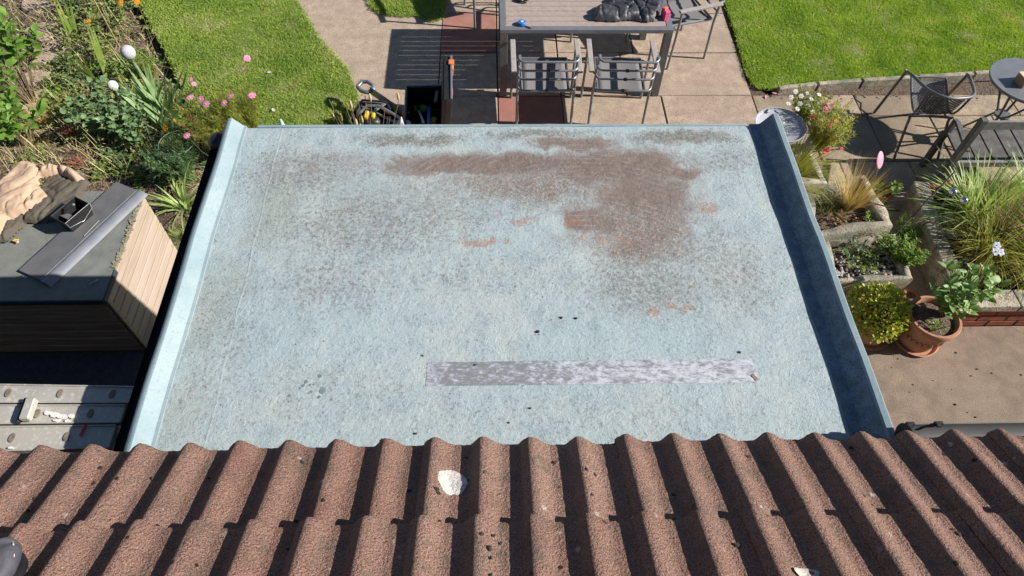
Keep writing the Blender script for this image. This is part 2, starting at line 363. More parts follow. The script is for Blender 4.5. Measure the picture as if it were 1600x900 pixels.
    mp = nt.nodes.new('ShaderNodeMapping'); cc = at(930, 520, ZF); mp.inputs['Location'].default_value = (-cc.x, -cc.y, 0)
    nt.links.new(p, mp.inputs[0]); nt.links.new(mp.outputs[0], wv.inputs[0])
    arcs = math_(nt, 'MULTIPLY', math_(nt, 'MULTIPLY', ramp(nt, wv.outputs['Fac'], [(.78, (0, 0, 0)), (.95, (1, 1, 1))]), brown), ramp(nt, n9, [(.45, (0, 0, 0)), (.6, (.6, .6, .6))]))
    col = mix(nt, arcs, col, (.30, .27, .25))
    # pin-prick dirt
    vor = nt.nodes.new('ShaderNodeTexVoronoi'); vor.inputs['Scale'].default_value = 26; nt.links.new(p, vor.inputs[0])
    dots = math_(nt, 'MULTIPLY', ramp(nt, vor.outputs['Distance'], [(.06, (1, 1, 1)), (.11, (0, 0, 0))]), ramp(nt, noise(nt, p, 6, 3), [(.5, (0, 0, 0)), (.56, (.8, .8, .8))]))
    col = mix(nt, dots, col, (.10, .09, .08))
    nt.links.new(col, b.inputs['Base Color'])
    h = math_(nt, 'ADD', math_(nt, 'MULTIPLY_ADD', math_(nt, 'MULTIPLY', l1, n9), .3, math_(nt, 'MULTIPLY', swirl, .9)), math_(nt, 'ADD', math_(nt, 'MULTIPLY', fine, .5), math_(nt, 'MULTIPLY', n9, 1.6)))
    bump(nt, b, h, .8, .009)
    rr = ramp(nt, fine, [(.3, (.5, .5, .5)), (.7, (.8, .8, .8))]); nt.links.new(rr, b.inputs['Roughness'])
def kerb_mat():
    m, nt, b, p = base('kerbpaint', .5, .4)
    c = mix(nt, ramp(nt, noise(nt, p, 5, 5), [(.4, (0, 0, 0)), (.65, (1, 1, 1))]), (.26, .335, .36), (.20, .28, .315))
    c = mix(nt, ramp(nt, noise(nt, p, 110, 5, .7), [(.54, (0, 0, 0)), (.66, (.8, .8, .8))]), c, (.20, .215, .20))
    nt.links.new(c, b.inputs['Base Color']); bump(nt, b, noise(nt, p, 30, 6), .35, .006)
mat('kerb_shade_grime', (.19, .25, .31), (.13, .175, .22), 26, .75, .5, 120, .004, speck=(.09, .105, .12), speckscale=140, lo=.38, hi=.6)  # right kerb's inner face: its dark blue shade painted in, plus grime specks
def tile_mat():
    m, nt, b, p = base('tile', .92, .2)
    oi = nt.nodes.new('ShaderNodeObjectInfo')
    c = ramp(nt, noise(nt, p, 6, 6, .65), [(.30, (.195, .100, .076)), (.5, (.265, .155, .120)), (.70, (.15, .10, .08))])
    c = mix(nt, math_(nt, 'MULTIPLY', oi.outputs['Random'], .5), c, (.40, .27, .21))
    g1 = noise(nt, p, 240, 3, .65); g2 = noise(nt, p, 130, 3, .6)
    c = mix(nt, ramp(nt, g1, [(.50, (0, 0, 0)), (.60, (.85, .85, .85))]), c, (.11, .05, .04))
    c = mix(nt, ramp(nt, noise(nt, p, 310, 2), [(.60, (0, 0, 0)), (.68, (.85, .85, .85))]), c, (.47, .33, .26))
    c = mix(nt, ramp(nt, noise(nt, p, 14, 5, .7), [(.52, (0, 0, 0)), (.70, (.75, .75, .75))]), c, (.13, .105, .08))
    vor = nt.nodes.new('ShaderNodeTexVoronoi'); vor.inputs['Scale'].default_value = 13; nt.links.new(p, vor.inputs[0])
    warp = math_(nt, 'MULTIPLY_ADD', g2, .12, vor.outputs['Distance'])
    l = math_(nt, 'MULTIPLY', ramp(nt, warp, [(.14, (1, 1, 1)), (.19, (0, 0, 0))]), ramp(nt, noise(nt, p, 3.1, 2), [(.5, (0, 0, 0)), (.56, (.9, .9, .9))]))
    c = mix(nt, l, c, (.46, .42, .36))
    vor2 = nt.nodes.new('ShaderNodeTexVoronoi'); vor2.inputs['Scale'].default_value = 17; nt.links.new(p, vor2.inputs[0])
    l2 = math_(nt, 'MULTIPLY', ramp(nt, math_(nt, 'MULTIPLY_ADD', g2, .16, vor2.outputs['Distance']), [(.17, (1, 1, 1)), (.22, (0, 0, 0))]), ramp(nt, noise(nt, p, 4.3, 2), [(.53, (0, 0, 0)), (.58, (1, 1, 1))]))
    c = mix(nt, l2, c, (.035, .028, .02))
    nt.links.new(c, b.inputs['Base Color'])
    h = math_(nt, 'ADD', math_(nt, 'MULTIPLY', g1, .5), math_(nt, 'ADD', g2, math_(nt, 'MULTIPLY', l2, .8)))
    bump(nt, b, h, 1.0, .011)
def strip_mat():
    m, nt, b, p = base('strip', .45, .5)
    mp = nt.nodes.new('ShaderNodeMapping'); mp.inputs['Scale'].default_value = (.5, 1, 1); nt.links.new(p, mp.inputs[0])
    sx = nt.nodes.new('ShaderNodeSeparateXYZ'); nt.links.new(p, sx.inputs[0])
    bias = ramp(nt, math_(nt, 'MULTIPLY_ADD', sx.outputs[0], .8, .25), [(.05, (.0, .0, .0)), (.14, (.07, .07, .07)), (.32, (.06, .06, .06)), (.5, (.02, .02, .02)), (.75, (0, 0, 0))])
    f = math_(nt, 'ADD', noise(nt, mp.outputs[0], 60, 12, .86, .3), bias)
    c = ramp(nt, f, [(.46, (.50, .505, .54)), (.52, (.32, .335, .40)), (.56, (.20, .203, .215)), (.72, (.175, .17, .17))])
    nt.links.new(c, b.inputs['Base Color']); bump(nt, b, f, .5, .003)
ZF = 2.237
paint_roof(); kerb_mat(); tile_mat(); strip_mat()

# ============================================================ SETTING
g = MB(); g.box((0, 10, -.13), (120, 120, .02)); struct(g.build('ground', 'soil'))
# broken soil surface of the border, modelled
def relief(name, poly, z0, amp, mname, step=.03, nscale=9, drop=.05):
    xs = [p[0] for p in poly]; ys = [p[1] for p in poly]
    nx = int((max(xs) - min(xs)) / step) + 1; ny = int((max(ys) - min(ys)) / step) + 1
    def inside(x, y):
        c = False; j = len(poly) - 1
        for i in range(len(poly)):
            if (poly[i][1] > y) != (poly[j][1] > y) and x < (poly[j][0] - poly[i][0]) * (y - poly[i][1]) / (poly[j][1] - poly[i][1] + 1e-12) + poly[i][0]: c = not c
            j = i
        return c
    idx = {}; b = MB()
    for i in range(nx + 1):
        for j in range(ny + 1):
            x = min(xs) + i * step; y = min(ys) + j * step
            if inside(x, y):
                idx[i, j] = len(b.v); b.v.append((x, y, z0 + amp * (mn.noise(Vector((x * nscale, y * nscale, 0))) + .5 * mn.noise(Vector((x * nscale * 3, y * nscale * 3, 5))))))
    for i in range(nx):
        for j in range(ny):
            k = [idx.get(a) for a in ((i, j), (i + 1, j), (i + 1, j + 1), (i, j + 1))]
            if None not in k: b.f.append(tuple(k))
    return b.build(name, mname, smooth=True), inside
LAWN_L = [(-3.98, 7.2), (-3.30, 6.05), (-2.861, 5.245), (-2.62, 4.95), (-2.45, 4.70), (-2.45, 3.6), (-1.20, 3.6), (-1.24, 4.6), (-1.278, 4.97), (-1.295, 5.43), (-1.432, 5.82), (-1.793, 6.35), (-2.135, 7.05), (-2.3, 7.4), (-3.0, 9), (-5, 9)]
LAWN_S = [(-1.40, 9), (-1.37, 7.05), (-1.30, 6.86), (-1.154, 6.75), (-.95, 6.72), (-.805, 6.73), (-.62, 6.62), (-.50, 6.68), (-.466, 7.05), (-.45, 9)]
LAWN_R = [(2.66, 9), (2.64, 6.35), (2.60, 5.75), (2.66, 5.52), (2.80, 5.47), (3.45, 5.57), (4.5, 5.66), (5.526, 5.76), (8, 5.98), (9, 9)]
BED = [(-8, 3.4), (-2.3, 3.4), (-2.3, 4.0), (-2.45, 4.5), (-2.9, 5.15), (-3.95, 7.0), (-5, 9), (-8, 9)]
bed, _ = relief('border_soil', BED, .01, .035, 'soil', .035); struct(bed)
def sheet(name, poly, z0, z1, m):
    return struct(MB().prism([tuple(p) for p in poly], z0, z1).build(name, m))
sheet('side_yard', [(-9, -4), (-1.2, -4), (-1.2, 2.62), (-9, 2.62)], -.12, -.002, 'asphalt')
sheet('earth_strip', [(-9, 2.62), (-1.2, 2.62), (-1.2, 3.6), (-2.3, 3.6), (-2.3, 3.45), (-9, 3.45)], -.12, -.012, 'turf')
sheet('concrete_yard', [(1.2, -4), (12, -4), (12, 2.705), (1.2, 2.705)], -.12, 0, 'concrete')
sheet('garden_path', [(-1.45, 3.4), (-1.45, 4.7), (-1.5, 5.4), (-1.65, 5.85), (-2.0, 6.4), (-2.35, 7.05), (-2.7, 7.8), (-3.2, 9), (-.5, 9), (-.524, 6.1), (-.524, 3.4)], -.12, 0, 'path')
for nm, poly in (('lawn', LAWN_L), ('lawn', LAWN_S), ('lawn', LAWN_R)):
    o, ins = relief(nm, poly, .015, .012, 'turf', .05, 4); struct(o)
    # blades of grass as one sheet of real geometry
    vis = [p for p in poly]
    x0, x1 = max(-4.6, min(p[0] for p in poly)), min(7, max(p[0] for p in poly)); y0, y1 = max(4.3, min(p[1] for p in poly)), min(7.9, max(p[1] for p in poly))
    n = int((x1 - x0) * (y1 - y0) * 30000)
    P = rng.random((n, 2)) * (x1 - x0, y1 - y0) + (x0, y0)
    # inside test, vectorised, with a ragged margin
    Q = P + rng.normal(0, .012, P.shape)
    ok = np.zeros(n, bool); j = len(poly) - 1
    for i in range(len(poly)):
        xi, yi = poly[i]; xj, yj = poly[j]
        cnd = ((yi > Q[:, 1]) != (yj > Q[:, 1])) & (Q[:, 0] < (xj - xi) * (Q[:, 1] - yi) / (yj - yi + 1e-12) + xi)
        ok ^= cnd; j = i
    # thin out tufts a little
    th = np.sin(P[:, 0] * 9 + np.sin(P[:, 1] * 7) * 2) * np.sin(P[:, 1] * 11 + 1.7 * np.sin(P[:, 0] * 5))
    ok &= rng.random(n) < (.86 + .14 * th)
    P = P[ok]; n = len(P)
    hgt = rng.uniform(.013, .028, n) * (1 + .25 * th[ok]); a = rng.random(n) * 2 * np.pi; ln = rng.uniform(.2, 1.1, n) * hgt
    wv = rng.uniform(.0022, .0042, n); b_ = rng.random(n) * 2 * np.pi
    z = np.full(n, .012)
    V = np.empty((n, 4, 3)); dx, dy = np.cos(a), np.sin(a); sx, sy = np.cos(b_) * wv, np.sin(b_) * wv
    V[:, 0] = np.stack([P[:, 0] - sx, P[:, 1] - sy, z], 1); V[:, 1] = np.stack([P[:, 0] + sx, P[:, 1] + sy, z], 1)
    V[:, 2] = np.stack([P[:, 0] + sx * .8 + dx * ln * .4, P[:, 1] + sy * .8 + dy * ln * .4, z + hgt * .62], 1)
    V[:, 3] = np.stack([P[:, 0] + dx * ln, P[:, 1] + dy * ln, z + hgt], 1)
    me = bpy.data.meshes.new('grass'); me.vertices.add(n * 4); me.vertices.foreach_set('co', V.reshape(-1))
    me.loops.add(n * 6); me.polygons.add(n * 2)
    k = np.arange(n)[:, None] * 4
    me.loops.foreach_set('vertex_index', (k + np.array([0, 1, 2, 0, 2, 3])).reshape(-1).astype(np.int32))
    me.polygons.foreach_set('loop_start', (np.arange(n * 2) * 3).astype(np.int32)); me.update(calc_edges=True); me.validate()
    me.materials.append(MATS['grass2' if poly is LAWN_R else 'grass'])
    go = bpy.data.objects.new('grass_blades', me); C.objects.link(go)
    stuff(go, {0: 'mown grass of the lawn at the left beside the flower border', 1: 'small tongue of grass between the two paths', 2: 'bright green mown grass of the lawn at the right'}[[LAWN_L, LAWN_S, LAWN_R].index(poly)], 'grass')

# paving slabs ------------------------------------------------------------
patio = struct(thing('patio', None, None)); 
pb = MB().box((2.6, 5.6, -.06), (6.3, 6.9, .09)); pb = MB()
pb.prism([(-.53, 2.71), (1.2, 2.71), (9, 2.71), (9, 5.95), (2.75, 5.46), (2.62, 5.75), (2.66, 9), (-.53, 9)], -.12, -.012); sb = pb.build('paving_bed', 'soil', patio)
def slab(x0, x1, y0, y1, m, skew=0.0):
    j = lambda: random.uniform(-.003, .003)
    b = MB(); gp = .006
    poly = [(x0 + gp + j(), y0 + gp + j()), (x1 - gp + j() + skew, y0 + gp + j()), (x1 - gp + j() + skew * .3, y1 - gp + j()), (x0 + gp + j(), y1 - gp + j())]
    t = random.uniform(-.002, .003)
    b.prism(poly, -.05, .0 + t); return b.build('slab', m, patio, bevel=.004)
for y0, y1 in ((2.72, 3.4), (3.4, 4.08), (4.08, 4.74), (4.74, 5.425), (5.425, 6.11), (6.11, 6.81), (6.81, 7.5), (7.5, 8.2)):
    row = round((y0 - 2.72) / .69)
    red = {3: (.07, .70), 5: (-.52, .07)}.get(row)
    xs = {3: [-.52, .07, .70, 1.69, 2.6], 4: [-.52, .07, .70, 1.35, 2.6], 5: [-.52, .07, .70, 1.5, 2.6]}.get(row, [-.52, .07, .70, 1.69, 2.6])
    for a, b_ in zip(xs, xs[1:]): slab(a, b_, y0, y1, 'slab_red' if red and abs(a - red[0]) < .01 else 'slab_tan')
def slabrow(y0, y1, xs, mm):
    for a, b_ in zip(xs, xs[1:]): slab(a, b_, y0, y1, random.choice(mm), random.uniform(-.01, .01))
slabrow(5.12, 5.43, [2.6, 3.31, 3.62, 4.45, 5.2, 5.9, 6.6], ['slab_tan', 'slab_buff', 'slab_buff'])
slabrow(4.50, 5.12, [2.6, 3.05, 3.66, 4.28, 4.9, 5.5, 6.2], ['slab_buff'])
slabrow(3.90, 4.50, [2.6, 3.2, 3.85, 4.45, 5.1, 5.7, 6.3], ['slab_buff', 'slab_tan'])
slabrow(3.3, 3.90, [2.6, 3.2, 3.6], ['slab_tan']); slabrow(2.72, 3.3, [2.6, 3.2, 3.6], ['slab_tan'])
# stone edging of the right lawn
ed = thing('lawn_edging', 'low stone kerb along the near edge of the right lawn', 'edging')
for (x0, y0), (x1, y1) in zip([(2.86, 5.47), (3.28, 5.535), (3.75, 5.59), (4.35, 5.64), (4.95, 5.70), (5.55, 5.755)], [(3.26, 5.53), (3.73, 5.585), (4.33, 5.635), (4.93, 5.69), (5.53, 5.75), (6.2, 5.82)]):
    MB().beam((x0, y0, .01), (x1, y1, .012), .05, .11).build('edging_stone', 'stone', ed, bevel=.008)
for pl in ([(3.66, 5.44), (3.63, 5.36), (3.67, 5.30), (3.64, 5.22), (3.68, 5.13), (3.65, 5.08)], [(2.9, 4.9), (3.1, 4.86), (3.3, 4.90), (3.5, 4.84)], [(4.1, 4.98), (4.3, 4.93), (4.5, 4.96), (4.72, 4.90)]):
    b = MB()
    for (x0_, y0_), (x1_, y1_) in zip(pl, pl[1:]): b.beam((x0_, y0_, .0035), (x1_, y1_, .0035), random.uniform(.006, .018), .004)
    b.build('crack', 'soil', patio)
# gravel and litter along it, and on the soil
def scatter(name, pts, rr, m, label, cat):
    b = MB()
    for p in pts:
        r = random.uniform(*rr); b.ball((p[0], p[1], p[2] + r * .3), r, 1 if r > .02 else 0 or 1, random.uniform(.7, 1.4), random.uniform(.7, 1.3), random.uniform(.5, .8), .2)
    return stuff(b.build(name, m, smooth=30), label, cat)
def inpoly(x, y, poly):
    c = False; j = len(poly) - 1
    for i in range(len(poly)):
        if (poly[i][1] > y) != (poly[j][1] > y) and x < (poly[j][0] - poly[i][0]) * (y - poly[i][1]) / (poly[j][1] - poly[i][1] + 1e-12) + poly[i][0]: c = not c
        j = i
    return c
pts = []
while len(pts) < 2600:
    x, y = random.uniform(-5.4, -2.3), random.uniform(3.45, 7.2)
    if inpoly(x, y, BED): pts.append((x, y, .01))
scatter('soil_clods', pts, (.005, .022), 'clod', 'brown crumbs of soil and grit all over the flower border', 'soil')
scatter('litter', [(random.uniform(2.75, 5.0), random.uniform(5.36, 5.44), 0) for _ in range(90)], (.004, .012), 'clod', 'dead leaf litter gathered along the lawn kerb', 'litter')
scatter('grit', [(random.uniform(1.5, 4.2), random.uniform(1.0, 2.65), 0) for _ in range(60)], (.003, .009), 'crumb', 'dark grit strewn on the brown concrete yard', 'grit')

# stepping stones at the far left
sp = struct(thing('stepping_path', None, None))
for (px, py, r) in ((62, 8, .22), (72, 48, .22), (66, 88, .19), (58, 122, .17), (88, 70, .12), (70, 148, .12), (100, 62, .07), (95, 96, .09), (50, 175, .15)):
    c = at(px, py, .03); poly = []
    for k in range(9):
        a = k * 2 * math.pi / 9 + random.uniform(-.2, .2); rr = r * random.uniform(.8, 1.12); poly.append((c.x + rr * math.cos(a), c.y + rr * .8 * math.sin(a)))
    MB().prism(poly, -.03, .045).build('stepping_stone', 'stone' if r < .1 else 'slab_tan', sp, bevel=.012)

# ============================================================ HOUSE with tiled eaves
TX, TY, TZ, SLOPE, GAUGE = -1.388, .835, 2.407, R_(29.5), .3305
house = thing('house', 'brick house with a brown concrete tiled roof whose eaves cross the bottom of the view', 'house')
wall = MB().box((0, -1.75, 1.12), (14, 4.6, 2.34)).build('wall', 'brick_house', house)
for xx in (-5, 5):
    wn = MB().box((xx, .56, 1.5), (1.3, .06, 1.1)).build('window', 'white_plastic', house)
    MB().box((xx, .595, 1.5), (1.16, .012, .96)).build('pane', 'table_glass', wn)
roofo = MB().add([(-7, .78, TZ - .035), (7, .78, TZ - .035), (7, -3.6, TZ - .035 + 4.38 * math.tan(SLOPE)), (-7, -3.6, TZ - .035 + 4.38 * math.tan(SLOPE)),
                  (-7, .78, TZ - .10), (7, .78, TZ - .10), (7, -3.6, TZ - .10), (-7, -3.6, TZ - .10)],
                 [(0, 1, 2, 3), (7, 6, 5, 4), (4, 5, 1, 0), (5, 6, 2, 1), (6, 7, 3, 2), (7, 4, 0, 3)]).build('roof', 'black', house)
MB().box((0, .705, 2.27), (14, .02, .17)).build('fascia', 'white_plastic', house, bevel=.003)
def prof(u):
    u = u % 1.0
    if u < .46: t = u / .46; return .033 * (1 + math.cos(math.pi * t)) / 2
    if u < .72: return 0.0
    t = (u - .72) / .28; return .033 * (1 - math.cos(math.pi * t)) / 2
def tile_mesh(seed):
    rnd = random.Random(seed); N = 56; L = .385; ML = 30; b = MB(); th = .016
    us = [i / N * 2 for i in range(N + 1)]
    for j in range(ML + 1):
        yy = j / ML * L                       # 0 = lower edge
        for i, u in enumerate(us):
            x = -.030 + u * .1505
            z = prof(u - .030 / .15) + (.003 if i < 3 else 0)
            k = mn.noise(Vector((x * 45 + seed * 9, yy * 45, 0))) * .0007 + mn.noise(Vector((x * 170 + seed, yy * 170, 0))) * .0006
            e = (mn.noise(Vector((x * 60 + seed * 5, 3, 0))) * .004 if j == 0 else 0)
            b.v.append((x, -yy + e, z + k - (.0035 if j == 0 else 0)))
    W = N + 1
    for j in range(ML):
        for i in range(N):
            a = j * W + i; b.f.append((a, a + 1, a + W + 1, a + W))
    o = len(b.v)
    for j in (0, ML):
        for i in range(W): v = b.v[j * W + i]; b.v.append((v[0], v[1], v[2] - th))
    for i in range(N):
        b.f.append((i + 1, i, o + i, o + i + 1)); b.f.append((o + i, o + W + i, o + W + i + 1, o + i + 1))
        a = ML * W + i; b.f.append((a, a + 1, o + W + i + 1, o + W + i))
    b.f.append((0, ML * W, o + W, o)); b.f.append((N, o + N, o + W + N, ML * W + N))
    me = b.mesh('roof_tile', 'tile', smooth=50)
    return me
tm = [tile_mesh(i) for i in range(5)]
dvec = Vector((0, -math.cos(SLOPE), math.sin(SLOPE)))
TILT = .020 / GAUGE
for r in range(7):
    base_p = Vector((0, TY, TZ)) + dvec * (GAUGE * r)
    xo = 0.009 if r == 0 else -.001
    for k in range(-11, 17):
        rr = -SLOPE + TILT - .012
        o = inst('roof_tile', tm[random.randrange(5)], roofo, (TX - .01 + xo + k * .30 + random.uniform(-.0015, .0015), base_p.y + random.uniform(-.003, .003), base_p.z + .022 - .028),
                 (rr + random.uniform(-.008, .008), random.uniform(-.008, .008), random.uniform(-.007, .007)))
def roof_pt(px, py, lift=0.0):
    """point of the tiled slope seen at px, py"""
    d = CM @ Vector(((px - 800) / F, -(py - 450) / F, -1.0)); n = Vector((0, math.sin(SLOPE), math.cos(SLOPE)))
    p0 = Vector((0, TY, TZ + .012)); t = (p0 - Vector((0, 0, H))).dot(n) / d.dot(n)
    return Vector((0, 0, H)) + d * t + n * lift
def tile_off(p):
    """height of the tile surface over the plane roof_pt() works in"""
    D = (p - Vector((0, TY, TZ))).dot(dvec); d = D % GAUGE if D > 0 else 0
    return -.017 - (.012 + SLOPE - SLOPE + TILT - .024) * d + prof((p.x - TX) / .15)
# moss crumbs caught on the tiles
b = MB()
for cx, cy, n, sp_ in ((455, 850, 7, 12), (1010, 800, 6, 9), (1180, 845, 9, 14), (775, 850, 10, 26), (775, 895, 7, 14), (730, 890, 6, 12), (680, 765, 1, 2), (1500, 825, 9, 12), (1000, 835, 5, 8), (275, 715, 2, 3), (60, 770, 4, 12),
                       (325, 738, 2, 3), (470, 718, 1, 2), (860, 722, 3, 8), (1185, 760, 2, 4), (240, 745, 3, 7), (38, 785, 2, 3), (1340, 690, 3, 8), (1175, 705, 3, 6), (730, 705, 3, 5), (600, 690, 2, 4)):
    for _ in range(max(1, n // 2)):
        p = roof_pt(cx + random.gauss(0, sp_ * .6), cy + random.gauss(0, sp_ * .5), 0); r = random.uniform(.0022, .0062)
        p = p + Vector((0, math.sin(SLOPE), math.cos(SLOPE))) * (tile_off(p) + r * .2); b.ball(p, r, 2, 1.3, 1.3, .6, .5)
stuff(b.build('moss', 'crumb', roofo, smooth=40))
def splat(name, px, py, rx, ry, label, m='mortar_white'):
    c = roof_pt(px, py, .0); ux = (roof_pt(px + rx, py) - c); uy = (roof_pt(px, py - ry) - c); n = Vector((0, math.sin(SLOPE), math.cos(SLOPE)))
    b = MB(); seg = 26; rings = 6
    for j in range(rings + 1):
        for k in range(seg):
            a = 2 * math.pi * k / seg; q = j / rings; rad = q * (1 + .14 * mn.noise(Vector((math.cos(a) * 1.5, math.sin(a) * 1.5, px))))
            x = c + ux * math.cos(a) * rad + uy * math.sin(a) * rad
            u = ((x.x - TX) / .15); lift = tile_off(x) + .0012 + .0030 * (1 - q ** 6) + .003 * mn.noise(Vector((x.x * 60, x.y * 60, 0)))
            lift += -.003 * max(0, 1 - ((math.cos(a) * rad + .1) ** 2 + (math.sin(a) * rad + .25) ** 2) / .04) if q < .7 else 0
            b.v.append(tuple(x + n * lift))
    for j in range(rings):
        for k in range(seg): b.f.append((j * seg + k, j * seg + (k + 1) % seg, (j + 1) * seg + (k + 1) % seg, (j + 1) * seg + k))
    return tag(b.build(name, m, smooth=True), label, 'mortar')
splat('mortar_splat', 706, 745, 23, 17, 'large white mortar blob stuck on a roof tile near the centre')
splat('mortar_splat', 1264, 886, 22, 9, 'greyish mortar smear on the roof tiles near the bottom edge at right', 'stonewhite')
# gutters under the eaves
def gutter(x0, x1, y, z, r, m, parent, name='gutter'):
    b = MB(); seg = 14; vs = []
    for x in (x0, x1):
        for rr in (r, r - .004):
            for k in range(seg + 1): a = math.pi + math.pi * k / seg; vs.append((x, y + rr * math.cos(a), z + rr * math.sin(a)))
    W = seg + 1; fs = []
    for k in range(seg):
        fs += [(k, k + 1, 2 * W + k + 1, 2 * W + k), (W + k + 1, W + k, 3 * W + k, 3 * W + k + 1)]
    fs += [(0, 2 * W, 3 * W, W), (seg, W + seg, 3 * W + seg, 2 * W + seg)]
    b.add(vs, fs)
    o = b.build(name, m, parent, smooth=40)
    return o
gr = gutter(1.345, 6.9, .842, 2.358, .058, 'grey_gutter', house)
# stop end and union clips
b = MB(); b.lathe([(0.0, 0), (.058, 0), (.060, .006), (0, .006)], seg=24); e = b.build('end_cap', 'black', gr); e.rotation_euler = (0, R_(-90), 0); e.location = (1.347, .840, 2.352)
for xx in (1.375, 1.47, 3.2, 4.6):
    b = MB(); b.box((xx, .897, 2.360), (.030, .014, .014)).box((xx - .006, .889, 2.366), (.018, .016, .008)); b.build('clip', 'black', gr, bevel=.003)
gl = gutter(-6.9, -1.34, .800, 2.31, .062, 'black', house)

# ============================================================ FLAT ROOFED STORE
XL, XR, YF = -1.216, 1.345, 2.48
store = thing('lean_to', 'flat roofed lean-to with a weathered pale blue fibreglass roof', 'outbuilding')
MB().box((.07, 1.62, 1.06), (2.40, 1.62, 2.12)).build('wall', 'render', store)
def deckz(x, y): return ZF + .004 * mn.noise(Vector((x * 2.2, y * 2.2, 0))) + .0016 * mn.noise(Vector((x * 11, y * 11, 3)))
deck = MB()
# surface as a gently uneven sheet
nx, ny = 90, 58; y0, y1 = .62, YF; x0, x1 = XL + .066, XR - .100
for j in range(ny + 1):
    for i in range(nx + 1):
        x = x0 + (x1 - x0) * i / nx; y = y0 + (y1 - y0) * j / ny
        deck.v.append((x, y, ZF + .004 * mn.noise(Vector((x * 2.2, y * 2.2, 0))) + .0016 * mn.noise(Vector((x * 11, y * 11, 3))) - (.004 if j == ny else 0)))
for j in range(ny):
    for i in range(nx): a = j * (nx + 1) + i; deck.f.append((a, a + 1, a + nx + 2, a + nx + 1))
deck.box(((x0 + x1) / 2, (y0 + y1) / 2 - .002, ZF - .07), (x1 - x0 + .01, y1 - y0 - .004, .11))
dk = deck.build('roof_deck', 'roofpaint', store, smooth=30)
def sweep(profile, ys, name, m, parent, wob=0.0, band=(), band_m=None):
    b = MB(); n = len(profile)
    for j, y in enumerate(ys):
        for x, z in profile:
            b.v.append((x + wob * mn.noise(Vector((y * 3, x, 1))), y, z + wob * .6 * mn.noise(Vector((x * 9, y * 5, 2)))))
    for j in range(len(ys) - 1):
        for i in range(n - 1): a = j * n + i; b.f.append((a, a + 1, a + n + 1, a + n))
    b.f.append(tuple((len(ys) - 1) * n + i for i in range(n)))
    b.f.append(tuple(range(n - 1, -1, -1)))
    o = b.build(name, m, parent, smooth=28)
    if band:
        o.data.materials.append(MATS[band_m])
        for f in o.data.polygons:
            if f.index < (len(ys) - 1) * (n - 1) and f.index % (n - 1) in band: f.material_index = 1
    return o
ys = [y0 + (y1 + .004 - y0) * k / 40 for k in range(41)]
# left kerb: outer drop, rounded top, inner chamfer
sweep([(XL - .004, ZF - .12), (XL - .006, ZF + .030), (XL - .003, ZF + .040), (XL + .004, ZF + .046), (XL + .018, ZF + .050), (XL + .023, ZF + .049), (XL + .058, ZF + .010), (XL + .064, ZF + .005), (XL + .076, ZF + .0035), (XL + .076, ZF - .12)], ys, 'kerb', 'kerbpaint', store, .005)
sweep([(XR - .115, ZF - .12), (XR - .115, ZF + .0035), (XR - .070, ZF + .005), (XR - .062, ZF + .010), (XR - .026, ZF + .062), (XR - .020, ZF + .068), (XR + .000, ZF + .070), (XR + .007, ZF + .062), (XR + .006, ZF - .12)], ys, 'kerb', 'kerbpaint', store, .006, (1, 2, 3), 'kerb_shade_grime')
MB().box(((XL + XR) / 2, YF + .006, ZF - .036), (XR - XL - .25, .016, .075)).build('drip_trim', 'kerbpaint', store, bevel=.004, seg=2)
# silver flashing tape
a_, b_, c_, d_ = at(665, 602, ZF + .006), at(1187, 597, ZF + .006), at(1175, 559, ZF + .006), at(668, 565, ZF + .006)
st = MB(); n = 60
for i in range(n + 1):
    t = i / n
    for s_ in range(7):
        p = a_.lerp(b_, t).lerp(d_.lerp(c_, t), s_ / 6)
        st.v.append((p.x, p.y + .0008 * mn.noise(Vector((t * 40, s_, 0))), deckz(p.x, p.y) + (.0026 if 0 < s_ < 6 and 0 < i < n else .0012) + .0004 * mn.noise(Vector((p.x * 22, p.y * 30, 0)))))
for i in range(n):
    for s_ in range(6): k = i * 7 + s_; st.f.append((k, k + 7, k + 8, k + 1))
st.build('flashing_tape', 'strip', store, smooth=True)['label'] = 'white silver repair tape flaking along its length'
lap = at(1180, 588, ZF + .012); MB().box((lap.x, lap.y, deckz(lap.x, lap.y) + .003), (.014, .026, .003), rz=.6, rx=.1).build('tape_fold', 'rungend', store, bevel=.001)
# side gutter
sg = MB(); seg = 12
gx, gz, gr_ = XL - .040, ZF - .035, .038
for y in (.5, YF - .03):
    for rr in (gr_, gr_ - .004):
        for k in range(seg + 1): a = math.pi + math.pi * k / seg; sg.v.append((gx + rr * math.cos(a), y, gz + rr * math.sin(a)))
W = seg + 1
for k in range(seg): sg.f += [(k, 2 * W + k, 2 * W + k + 1, k + 1), (W + k, W + k + 1, 3 * W + k + 1, 3 * W + k)]
sgo = sg.build('gutter', 'black_gloss', store, smooth=40)
MB().ball((gx - .008, YF - .07, gz + .004), .046, 3, 1, 1.2, 1).build('end_cap', 'black_gloss', sgo, smooth=True)
MB().tube([(gx, .72, gz - .05), (gx + .02, .72, gz - .25), (gx + .02, .72, 0)], .034, 14).build('downpipe', 'black', sgo, smooth=50)
MB().box((XL + .02, 1.5, ZF - .21), (.022, 1.9, .17)).build('fascia', 'black', store, bevel=.002)
